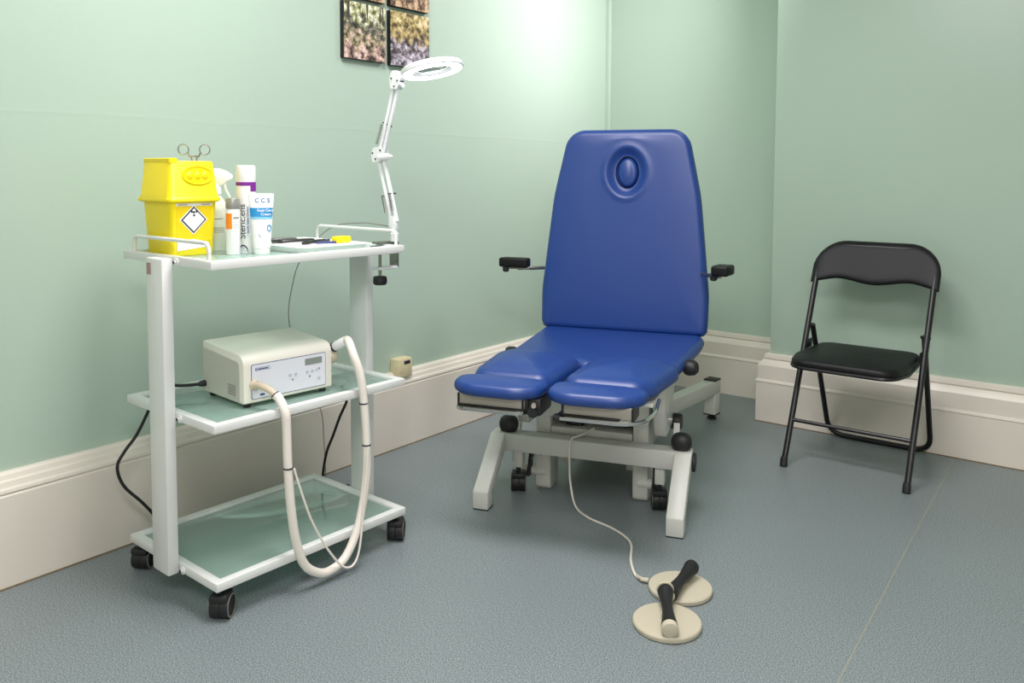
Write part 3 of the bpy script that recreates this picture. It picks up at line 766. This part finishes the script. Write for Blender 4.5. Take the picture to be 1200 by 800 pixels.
# local: front at +x, width along y; depth .23, width .285
D, HW = .113, .138
casing = rpoly([(-D, .012), (D, .012), (D, .141), (-D, .156)], [.004, .006, .030, .010], 8, 1)
b = nb(); prism(b, casing, lambda x, z, h: (x, h, z), -HW, HW, bev=.004); finish('casing', b, 'cream', ma)
b = nb(); prism(b, rpoly([(-D+.004, .016), (D-.020, .016), (D-.020, .122), (-D+.004, .136)], [.004, .004, .016, .004], 5, 1), lambda x, z, h: (x, h, z), -HW-.0012, -HW+.001); sp_ = finish('side_panel', b, 'sidegrey', ma)
b = nb()
for k in range(5):
    box(b, .032, .072, -HW-.0022, -HW-.0008, .030+k*.0062, .0325+k*.0062)
finish('side_print', b, 'capgrey', sp_)
for x in (-D+.02, D-.02):
    for y in (-HW+.02, HW-.02):
        b = nb(); lathe(b, [(.009, 0), (.010, .012), (0, .012)], place((x, y, 0)), 14); finish('foot', b, 'rubber', ma)
fx = D+.0003
fmf = lambda y, z, h: (fx+h, y, z)
b = nb(); prism(b, rpoly([(-.116, .022), (.116, .022), (.116, .116), (-.116, .116)], .006, 4, 1), fmf, 0, .0009); fp = finish('front_panel', b, 'navy', ma)
b = nb(); prism(b, rpoly([(-.1145, .0235), (.1145, .0235), (.1145, .1145), (-.1145, .1145)], .005, 4, 1), fmf, .0008, .0014); finish('panel_film', b, 'panel', fp)
b = nb(); prism(b, rpoly([(.048, .088), (.103, .088), (.103, .106), (.048, .106)], .001, 2, 1), fmf, .0012, .0022); finish('display', b, 'lcd', fp)
b = nb(); prism(b, [(-.104, .0985), (-.060, .0985), (-.0615, .1060), (-.104, .1060)], fmf, .0012, .0018); npl = finish('name_plate', b, 'navy', fp)
b = nb(); prism(b, [(-.101, .0995), (-.0612, .0995), (-.0624, .1050), (-.101, .1050)], fmf, .0017, .0021); finish('plate_field', b, 'panel', npl)
b = nb(); prism(b, [(-.099, .1008), (-.066, .1008), (-.066, .1036), (-.099, .1036)], fmf, .0020, .0024); finish('plate_mark', b, 'navy', npl)
b = nb(); prism(b, [(-.091, .0295), (-.078, .0295), (-.078, .0345), (-.091, .0345)], fmf, .0013, .0018); finish('model_mark', b, 'navy', fp)
b = nb()
for y, z, q in ((.0, .070, .0042), (.018, .070, .0042), (.055, .070, .0038), (.071, .070, .0038), (.086, .072, .0034), (.093, .046, .0042)): lathe(b, [(q, 0), (q, .0022), (0, .0022)], place((fx+.001, y, z), (1, 0, 0)), 14)
finish('button', b, 'btn', fp)
b = nb()
for y, z in ((.008, .056), (.062, .056), (.094, .073)): lathe(b, [(.0018, 0), (.0018, .0024), (0, .0024)], place((fx+.001, y, z), (1, 0, 0)), 10)
finish('indicator', b, 'ink', fp)
b = nb(); lathe(b, [(.014, 0), (.014, .004), (.011, .007), (.011, .014), (0, .014)], place((fx+.001, -.108, .062), (1, 0, 0)), 20); finish('hose_socket', b, 'creamd', ma)
# hose points are given in trolley coordinates and taken into the machine frame
inv_ma = (Matrix.Translation(TR(.255, .285, MZ)) @ Matrix.Rotation(TH-.06, 4, 'Z')).inverted()
def mp_(u, v, z): return inv_ma @ TR(u, v, z)
p0 = Vector((fx+.014, -.108, .062))
b = nb(); tube(b, smoothpath([p0, p0+Vector((.022, .002, .002)), p0+Vector((.046, .010, -.005)), p0+Vector((.066, .018, -.018))], 6), .0095, 14, radii=None); finish('strain_relief', b, 'creamd', ma)
hp0 = p0+Vector((.064, .017, -.0165))
HP = [hp0, hp0+Vector((.010, .005, -.009)), mp_(.474, .189, .500), mp_(.476, .191, .455), mp_(.478, .192, .359), mp_(.480, .198, .25), mp_(.480, .212, .155), mp_(.480, .237, .080), mp_(.480, .280, .040), mp_(.480, .325, .030), mp_(.480, .379, .052), mp_(.480, .425, .130), mp_(.480, .452, .251), mp_(.478, .456, .36), mp_(.474, .451, .474), mp_(.468, .444, .55), mp_(.452, .434, .605), mp_(.425, .440, .637), mp_(.400, .452, .640)]
b = nb(); tube(b, smoothpath(HP, 10), .0118, 16); finish('hose', b, 'hose', ma)
def ringat(p, d, r, w_, name, m):
    b = nb(); lathe(b, [(r-.003, -w_/2), (r, -w_/2), (r, w_/2), (r-.003, w_/2), (r-.003, -w_/2)], place(p, d), 18); finish(name, b, m, ma)
for p in ((.4785, .1925, .352), (.4783, .4557, .348), (.4735, .4510, .468)): ringat(mp_(*p), (0, 0, 1), .0128, .004, 'tie_band', 'ink')
ringat(hp0, Vector((.65, .25, -.6)), .0125, .003, 'tie_band', 'ink')
b = nb(); tube(b, smoothpath([mp_(.494, .200, .352), mp_(.497, .221, .28), mp_(.497, .255, .189), mp_(.497, .310, .090), mp_(.497, .366, .027), mp_(.497, .408, .052), mp_(.497, .431, .20), mp_(.493, .450, .346)], 8), .0030, 8); finish('thin_cable', b, 'hose', ma)
# handpiece resting in its side holder
b = nb(); lathe(b, [(.010, -.008), (.021, 0), (.023, .004), (.021, .024), (.014, .030), (0, .030)], place((.078, HW+.006, .090), (.1, 1, .15)), 20); finish('handpiece_holder', b, 'creamd', ma)
q0, q1 = Vector((.078, HW+.018, .112)), mp_(.402, .452, .640)
b = nb(); tube(b, [q0, q0.lerp(q1, .15), q0.lerp(q1, .4), q0.lerp(q1, .8), q1], .012, 14, radii=[.007, .0115, .014, .0145, .012]); hpz = finish('handpiece', b, 'white_pl', ma)
b = nb(); lathe(b, [(.0125, -.004), (.0145, 0), (.0142, .004)], place(q0.lerp(q1, .22), q1-q0), 18); finish('handpiece_collar', b, 'ink', hpz)
b = nb(); lathe(b, [(.005, 0), (.005, .0160), (0, .0160)], place(q0.lerp(q1, .92), (.7, -.6, .3)), 12); finish('handpiece_button', b, 'capgrey', hpz)
# mains lead of the machine
b = nb(); lathe(b, [(.009, 0), (.009, .012), (.006, .02), (0, .02)], place((-D+.015, -HW, .035), (0, -1, 0)), 14)
tube(b, smoothpath([(-D+.015, -HW-.018, .035), mp_(.115, .10, .527), mp_(.085, .075, .530), mp_(.035, .075, .525), mp_(-.012, .09, .515), mp_(-.035, .095, .47), mp_(-.045, .078, .42), mp_(-.070, .057, .357), mp_(-.075, .024, .316), mp_(-.075, .003, .277), mp_(-.075, .020, .218), mp_(-.07, .07, .155), mp_(-.07, .108, .10), mp_(-.07, .14, .03), mp_(-.06, .2, .006)], 8), .0046, 10)
ml = finish('mains_lead', b, 'rubber', ma); ml['label'] = 'black mains lead looping beside the skirting'
r = empty('power_cable', TR(0, 0, 0), TH); tag(r, 'black cable hanging behind the far end of the trolley', 'cable')
b = nb(); tube(b, smoothpath([(.172, .612, .4745), (.168, .634, .468), (.160, .646, .43), (.150, .650, .375), (.095, .665, .308), (.05, .672, .235), (.0, .682, .162), (-.022, .683, .085), (-.03, .690, .030), (-.03, .712, .0055), (-.03, .80, .0055)], 8), .0046, 10); finish('cable_run', b, 'rubber', r)

# ------------------------------------------------------------------ treatment couch
CO = Vector((1.001, -1.4805, 0)); CA = math.radians(18.7)
co = empty('treatment_couch', CO, CA); tag(co, 'blue padded podiatry couch with split leg rests on grey frame', 'couch')
# seat
b = nb(); cushion(b, rpoly([(-.325, .74), (-.300, .150), (-.06, .150), (0, .125), (.06, .150), (.300, .150), (.332, .60), (.330, .74)], [.04, .05, .04, .05, .04, .05, .2, .04], 8, 4), .438, .494, .030, .004, center=(0, .45)); finish('seat_pad', b, 'blue', co)
# leg rests and foot pads
fml = lambda x, y, h: (x+.055*min(0, y-.16), y, h)
for s in (-1, 1):
    P = [(.012, .172), (.285, .188), (.318, .12), (.292, -.10), (.262, -.172), (.040, -.172), (.010, -.12)]
    P = [(s*x, y) for x, y in P]
    b = nb(); cushion(b, rpoly(P, [.07, .06, .10, .12, .07, .05, .08], 8, 4), .455, .512, .042, .026, fm=fml, rb=.014); lr = finish('leg_rest', b, 'blue', co)
    P = [(s*x, y) for x, y in [(.006, -.205), (.020, -.178), (.27, -.178), (.296, -.212), (.288, -.262), (.235, -.312), (.065, -.318), (.010, -.272)]]
    b = nb(); cushion(b, rpoly(P, [.03, .03, .04, .04, .05, .10, .10, .05], 8, 4), .464, .503, .019, .011, fm=fml, rb=.016); ft = finish('foot_pad', b, 'blue', co)
    x0, x1 = sorted((s*.055-.022, s*.262-.022))
    b = nb(); box(b, x0, x1, -.285, -.19, .434, .4680, bev=.003); pl_ = finish('foot_plate', b, 'satin', ft)
    for e_ in (.262, .06):
        b = nb(); box(b, s*e_-.025, s*e_-.019, -.287, -.20, .426, .466); finish('plate_bracket', b, 'bmetal', pl_)
    rr = [(-.290, -.21, .423), (-.290, -.295, .423), (-.080, -.295, .423), (-.067, -.20, .423)] if s < 0 else [(.030, -.295, .423), (.213, -.295, .423), (.265, -.275, .425), (.290, -.20, .436), (.285, -.10, .448)]
    b = nb(); tube(b, filletpath(rr, .03), .0062, 10); finish('release_rail', b, 'chrome', co)
    b = nb(); box(b, .023 if s > 0 else -.284, .203 if s > 0 else -.082, -.288, -.20, .4265, .4335, bev=.002); finish('rail_strip', b, 'bmetal', co)
b = nb(); box(b, -.074, -.030, -.275, -.16, .414, .466, bev=.008); box(b, -.084, -.067, -.28, -.20, .428, .466, bev=.003); lathe(b, [(.016, 0), (.018, .01), (.014, .02), (0, .02)], place((-.052, -.275, .430), (0, -1, 0)), 14); finish('hinge_block', b, 'rubber', co)
b = nb(); lathe(b, [(.007, 0), (.007, .03), (0, .03)], place((-.054, -.268, .448), (.3, -1, .1)), 12); finish('hinge_pin', b, 'satin', co)
b = nb(); box(b, .013, .033, -.305, -.275, .414, .432, bev=.004); finish('rail_end', b, 'rubber', co)
# backrest
BO = Vector((0, .715, .484)); SD = Vector((0, .085, 1)).normalized(); ND = Vector((0, -1, .085)).normalized()
fmb = lambda x, s, h: BO+Vector((x, 0, 0))+SD*s+ND*h
bout0 = resample(rpoly([(-.337, 0), (.337, 0), (.340, .16), (.300, .55), (.243, .82), (-.243, .82), (-.300, .55), (-.340, .16)], [.03, .03, .5, .8, .085, .085, .8, .5], 10, 5), 900)
HOLE = ((.006, .645), .048, .066)
def by_angle(P, hole, n):
    c = Vector(hole[0]); A_ = [math.atan2((p.y-c.y)/hole[2], (p.x-c.x)/hole[1]) for p in P]
    out = []
    for k in range(n):
        t = -PI+2*PI*k/n; i = min(range(len(P)), key=lambda q: abs((A_[q]-t+PI) % (2*PI)-PI)); out.append(P[i])
    return out
bout = by_angle(bout0, HOLE, 220)
b = nb(); cushion(b, bout, -.062, .0, .028, .004, fm=fmb, rb=.02, center=(0, .4), hole=HOLE, hdip=.020, hw=.038); bk = finish('backrest', b, 'blue', co, smooth=50)
b = nb(); cushion(b, [Vector((.006+.043*math.cos(2*PI*k/36), .645+.061*math.sin(2*PI*k/36))) for k in range(36)], -.036, -.012, .020, .006, fm=fmb, rb=.004); finish('face_hole_plug', b, 'blue', bk)
b = nb(); cushion(b, rpoly([(-.29, .02), (.29, .02), (.31, .2), (.225, .812), (-.225, .812)], .05, 6, 2), -.076, -.060, .004, 0, fm=fmb); finish('back_board', b, 'grey', bk)
# armrests
for s in (-1, 1):
    pad = [(-.472, .570), (-.350, .570), (-.346, .618), (-.460, .622)] if s < 0 else [(.362, .560), (.425, .548), (.445, .640), (.380, .650)]
    b = nb(); cushion(b, rpoly(pad, .010, 4, 2), .746, .784, .009, .001); arm = finish('arm_pad', b, 'bvinyl', co)
    b = nb(); tube(b, [(s*.395, .60, .741), (s*.345, .655, .738), (s*.318, .70, .735)], .0075, 10)
    if s < 0: box(b, -.445, -.345, .585, .612, .7385, .7445, bev=.001)
    finish('arm_bracket', b, 'steel', arm)
    b = nb(); lathe(b, [(.013, 0), (.013, .016), (.008, .02), (0, .02)], place(((.372 if s > 0 else -.444), .59, .7455), (0, 0, -1)), 16); finish('arm_knob', b, 'rubber', arm)
# front frame
b = nb(); box(b, -.342, .352, .150, .212, .150, .212, bev=.004); finish('front_crossbar', b, 'grey', co)
for s in (-1, 1):
    x0, x1 = sorted((s*.298, s*.353) if s > 0 else (-.289, -.343))
    b = nb(); pts = [(.150, .2125), (-.024, .062), (-.024, .003), (.030, .003), (.030, .050), (.195, .1905), (.195, .2125)]
    k0 = .0 
    prism(b, pts, lambda y, z, h: (h, y, z), x0, x1, bev=.004); lg = finish('front_leg', b, 'grey', co)
    b = nb(); box(b, x0+.001, x1-.001, -.023, .029, 0, .004); finish('leg_foot', b, 'rubber', lg)
    b = nb(); bc = .316 if s > 0 else -.288; box(b, bc-.034, bc+.034, .155, .215, .205, .268, bev=.0)
    bmesh.ops.bevel(b, geom=[e for e in b.edges], offset=.027, segments=5, profile=.5, affect='EDGES'); finish('corner_bumper', b, 'rubber', co)
    b = nb(); lathe(b, [(.030, 0), (.032, .003), (.030, .010), (0, .011)], place((.3525 if s > 0 else -.3425, .190, .172), (s, 0, 0)), 24); finish('bar_end_cap', b, 'rubber', co)
# lifting columns and covers
for s in (-1, 1):
    x0, x1 = sorted((s*.146, s*.200))
    b = nb(); prism(b, rpoly([(.225, .0), (.33, .0), (.33, .30), (.225, .30)], [.02, .02, .01, .01], 4, 1), lambda y, z, h: (h, y, z), x0, x1, bev=.006); finish('column_leg', b, 'grey', co)
b = nb(); prism(b, rpoly([(-.205, .272), (.205, .272), (.205, .40), (.150, .43), (-.170, .43), (-.205, .39)], .012, 4, 1), lambda x, z, h: (x, h, z), .205, .62, bev=.004); finish('base_cover', b, 'grey', co)
b = nb(); box(b, -.14, .14, .30, .60, .190, .271, bev=.01); box(b, -.10, -.04, .255, .31, .215, .268, bev=.008); finish('slot_shade_block', b, 'rubber', co)  # black boxes added so the slots under the cover read as dark gaps
b = nb(); box(b, -.145, .145, .225, .32, .205, .232, bev=.004); finish('cross_brace', b, 'grey', co)
b = nb()
for s in (-1, 1): box(b, *sorted((s*.10, s*.145)), .35, 1.06, .06, .12, bev=.004)
box(b, -.145, .145, .62, .72, .06, .12, bev=.004); finish('base_rail', b, 'grey', co)
b = nb(); box(b, -.13, .13, .62, .68, .12, .45, bev=.006); finish('rear_column', b, 'grey', co)
b = nb(); box(b, -.27, .27, -.12, .68, .428, .440, bev=.002); finish('seat_frame', b, 'grey', co)
# side lifting arm
for s in (-1, 1):
    b = nb(); prism(b, rpoly([(.16, .435), (.40, .435), (.42, .41), (.30, .24), (.22, .235), (.17, .33)], .015, 4, 1), lambda y, z, h: (h, y, z), *sorted((s*.222, s*.262)), bev=.004); finish('lift_arm', b, 'grey', co)
    b = nb(); lathe(b, [(.026, 0), (.028, .003), (.028, .028), (.024, .034), (0, .034)], place((s*.264, .33, .262), (s, 0, 0)), 22); kb = finish('lock_knob', b, 'rubber', co)
    b = nb(); lathe(b, [(.0215, 0), (.0285, 0), (.0285, .006), (.0215, .006), (.0215, 0)], place((s*.262, .33, .262), (s, 0, 0)), 22); finish('knob_ring', b, 'chrome', kb)
    b = nb(); lathe(b, [(.012, 0), (.012, .018), (.024, .024), (.028, .036), (.026, .056), (.018, .066), (0, .068)], place((s*.285, .33, .452), (s, -.3, .12)), 22); finish('seat_knob', b, 'rubber', co)
    b = nb(); prism(b, rpoly([(-.02, .10), (.10, .30), (.10, .26), (.03, .10)], .01, 3, 1), lambda y, z, h: (h, .25+y*.5, z-.02), *sorted((s*.275, s*.295))); finish('castor_link', b, 'grey', co)
# transport castors with pedals
for s in (-1, 1):
    cs = caster(co, s*.248, .175, .10, .28, 'castor', .066, .058)
    b = nb(); box(b, s*.248-.016, s*.248+.016, .165, .20, .09, .152, bev=.003); finish('castor_post', b, 'grey', co)
    b = nb(); tube(b, [(s*.248, .24, .062), (s*.165, .24, .062)], .019, 14); finish('castor_axle', b, 'grey', co)
    b = nb(); prism(b, rpoly([(.19, .05), (.235, .05), (.250, .13), (.238, .135), (.215, .08)], .004, 3, 1), lambda y, z, h: (h, y, z), s*.222-.006, s*.222+.006); finish('brake_lever', b, 'rubber', co)
b = nb(); tube(b, smoothpath([(-.23, .20, .145), (-.20, .22, .13), (-.175, .222, .125)], 5), .0025, 6); tube(b, smoothpath([(-.20, .222, .15), (-.205, .222, .12), (-.215, .222, .105)], 5), .0022, 6); finish('pull_wire', b, 'steel', co)
# rear splayed legs
for s in (-1, 1):
    a0, a1 = Vector((s*.125, .80, 0)), Vector((s*.318, 1.335, 0)); d = (a1-a0).normalized(); nn = Vector((-d.y, d.x, 0)); Ln = (a1-a0).length
    mt = frame(a0, d, nn)
    b = nb(); box(b, 0, Ln, -.028, .028, .120, .180, bev=.004, mtx=mt); ra = finish('rear_arm', b, 'grey', co)
    b = nb(); box(b, Ln-.056, Ln-.002, -.026, .026, .026, .121, bev=.003, mtx=mt); rl = finish('rear_leg', b, 'grey', co)
    b = nb(); p = a0+d*(Ln-.029); lathe(b, [(.020, 0), (.022, .006), (.014, .014), (.009, .018), (.009, .024), (0, .024)], place(p), 20); box(b, Ln-.058, Ln, -.028, .028, .022, .0265, mtx=mt); finish('leg_foot', b, 'rubber', rl)
    b = nb(); box(b, Ln-.06, Ln+.002, -.029, .029, .1805, .187, bev=.002, mtx=mt); finish('end_pad', b, 'rubber', ra)
b = nb(); box(b, -.15, .15, .78, .86, .125, .178, bev=.004); finish('rear_crossbar', b, 'grey', co)

# ------------------------------------------------------------------ foot control
fc = empty('foot_control', (1.49, -1.77, 0)); tag(fc, 'beige twin-disc foot control with black rocker pedals on the floor', 'foot control')
C1, C2 = Vector((-.012, .086, 0)), Vector((.040, -.092, 0))
def pedal(p, q, name='rocker_pedal'):
    n = 20; P = [Vector(p).lerp(Vector(q), k/n) for k in range(n+1)]
    R_ = [0.0135+.0085*abs(2*k/n-1)**1.6 for k in range(n+1)]; R_[0] *= .8; R_[-1] *= .88
    b = nb(); tube(b, P, .02, 20, radii=R_); o = finish(name, b, 'rubber', fc)
    return o, P, R_
for c in (C1, C2):
    b = nb(); lathe(b, [(.078, 0), (.0835, .002), (.085, .006), (.085, .012), (.0825, .0155), (.072, .0165), (0, .017)], place(c), 56); finish('base_disc', b, 'disc', fc)
def rp(x, y, z): return Vector((x-1.49, y+1.77, z))
o, P, R_ = pedal(rp(1.490, -1.795, .052), rp(1.570, -1.926, .036))
d = (P[-1]-P[0]).normalized()
b = nb(); lathe(b, [(.0205, -.004), (.0205, .006), (.019, .010), (.012, .012), (0, .0125)], place(P[-1], d), 22); finish('end_cap', b, 'disc', o)
b = nb(); lathe(b, [(.0215, -.002), (.0225, .002), (.0215, .006), (0, .0065)], place(P[0], -d), 22); finish('end_ring', b, 'disc', o)
o, P, R_ = pedal(rp(1.496, -1.785, .036), rp(1.481, -1.618, .044))
b = nb(); lathe(b, [(.016, -.004), (.016, .006), (.012, .010), (0, .011)], place(P[0], P[0]-P[1]), 22); finish('end_cap', b, 'disc', o)
for c, h in ((C1, .026), (C2, .026)):
    b = nb(); box(b, c.x-.012, c.x+.012, c.y-.012, c.y+.012, .014, .036, bev=.003); finish('pedal_mount', b, 'disc', fc)
b = nb()
CP = [rp(1.379, -1.706, .010), rp(1.345, -1.69, .006), rp(1.290, -1.62, .0045), rp(1.228, -1.515, .0045), rp(1.140, -1.465, .0045), rp(1.03, -1.44, .0045), rp(.955, -1.40, .010), rp(.915, -1.370, .06), rp(.907, -1.367, .12), rp(.906, -1.365, .195), rp(.903, -1.345, .2175), rp(.915, -1.31, .222), rp(.93, -1.25, .235)]
tube(b, smoothpath(CP, 10), .0036, 8); finish('cord', b, 'hose', fc)
b = nb(); tube(b, [rp(1.392, -1.702, .010), rp(1.375, -1.708, .010), rp(1.352, -1.695, .0075)], .006, 10, radii=[.007, .006, .004]); finish('cord_grip', b, 'disc', fc)

# ------------------------------------------------------------------ folding chair
ch = empty('folding_chair', (1.575, -.31, 0)); tag(ch, 'black folding chair with padded seat against the green wall', 'chair')
FT = lambda s, z: Vector((s*.219, -.252+.405*z/.83, z))
RB = Vector((0, .262, 0))
def tp(x, z): p = FT(1, z); return Vector((x, p.y, z))
path = filletpath([tp(-.219, .004), tp(-.221, .829), tp(.221, .829), tp(.219, .004)], .10, 10)
b = nb(); tube(b, path, .0115, 12); finish('front_frame', b, 'bmetal', ch)
for s in (-1, 1):
    p = FT(s, 0); b = nb(); lathe(b, [(.013, 0), (.0145, .002), (.0135, .03), (.012, .036), (0, .036)], place(p+Vector((0, .002, 0)), (0, .2, 1)), 16); finish('foot_cap', b, 'rubber', ch)
b = nb(); tube(b, [tp(-.219, .165), tp(.219, .165)], .0075, 10); finish('crossbar', b, 'bmetal', ch)
b = nb(); rpth = filletpath([(-.207, .016, .515), (-.200, .247, .012), (.200, .247, .012), (.207, .016, .515)], .075, 8)
tube(b, rpth, .0105, 12); finish('rear_frame', b, 'bmetal', ch)
for s in (-1, 1):
    b = nb(); tube(b, [(s*.230, .002, .512), (s*.196, .016, .512)], .006, 10); finish('pivot_pin', b, 'bmetal', ch)
    b = nb(); box(b, s*.207-.003, s*.207+.003, -.045, .01, .428, .462, bev=.002); finish('side_link', b, 'bmetal', ch)
SO = rpoly([(-.180, -.325), (.180, -.325), (.205, -.20), (.190, .09), (-.190, .09), (-.205, -.20)], [.07, .07, .1, .06, .06, .1], 8, 4)
fms = lambda x, y, h: (x, y, h-.02*(y+.3)*0)
b = nb(); cushion(b, SO, .412, .440, .018, .010, fm=fms, rb=.006); st = finish('seat', b, 'bvinyl', ch)
b = nb(); n = len(SO); c0 = Vector((0, -.11))
ring = [Vector((c0.x+(p.x-c0.x)*.985, c0.y+(p.y-c0.y)*.985, .408)) for p in SO]; tube(b, ring+[ring[0]], .0075, 8, cap=False); finish('seat_rim', b, 'bmetal', st)
# back panel: bent between the uprights, wavy lower edge
b = nb(); N = 44; K = 14; g = {}
for side in (0, 1):
    for i in range(N+1):
        t = math.sin(PI/2*(-1+2*i/N)); x = .240*t; ax_ = abs(x)
        top = .850 if ax_ < .118 else .850-.120*(1-math.sqrt(max(0, 1-((ax_-.118)/.1225)**2)))
        bot = .700-.017*(1+math.cos(PI*min(1, abs(t)/.58)))/2 - .022*max(0, (abs(t)-.58)/.42)**1.3
        for k in range(K+1):
            q = .5-.5*math.cos(PI*k/K); z = bot+(top-bot)*q; y = FT(1, z).y
            bow = .014*(1-t*t)*(1-q*.8)
            th = (.0165*(1-(2*q-1)**10)**.5)*(1-abs(t)**16)**.5 if 0 < k < K and 0 < i < N else 0
            g[side, i, k] = b.verts.new((x, y+bow+(-th if side == 0 else th), z))
for side in (0, 1):
    for i in range(N):
        for k in range(K): b.faces.new((g[side, i, k], g[side, i+1, k], g[side, i+1, k+1], g[side, i, k+1]))
bmesh.ops.remove_doubles(b, verts=b.verts, dist=.0002)
finish('back_pad', b, 'bvinyl', ch, smooth=60)
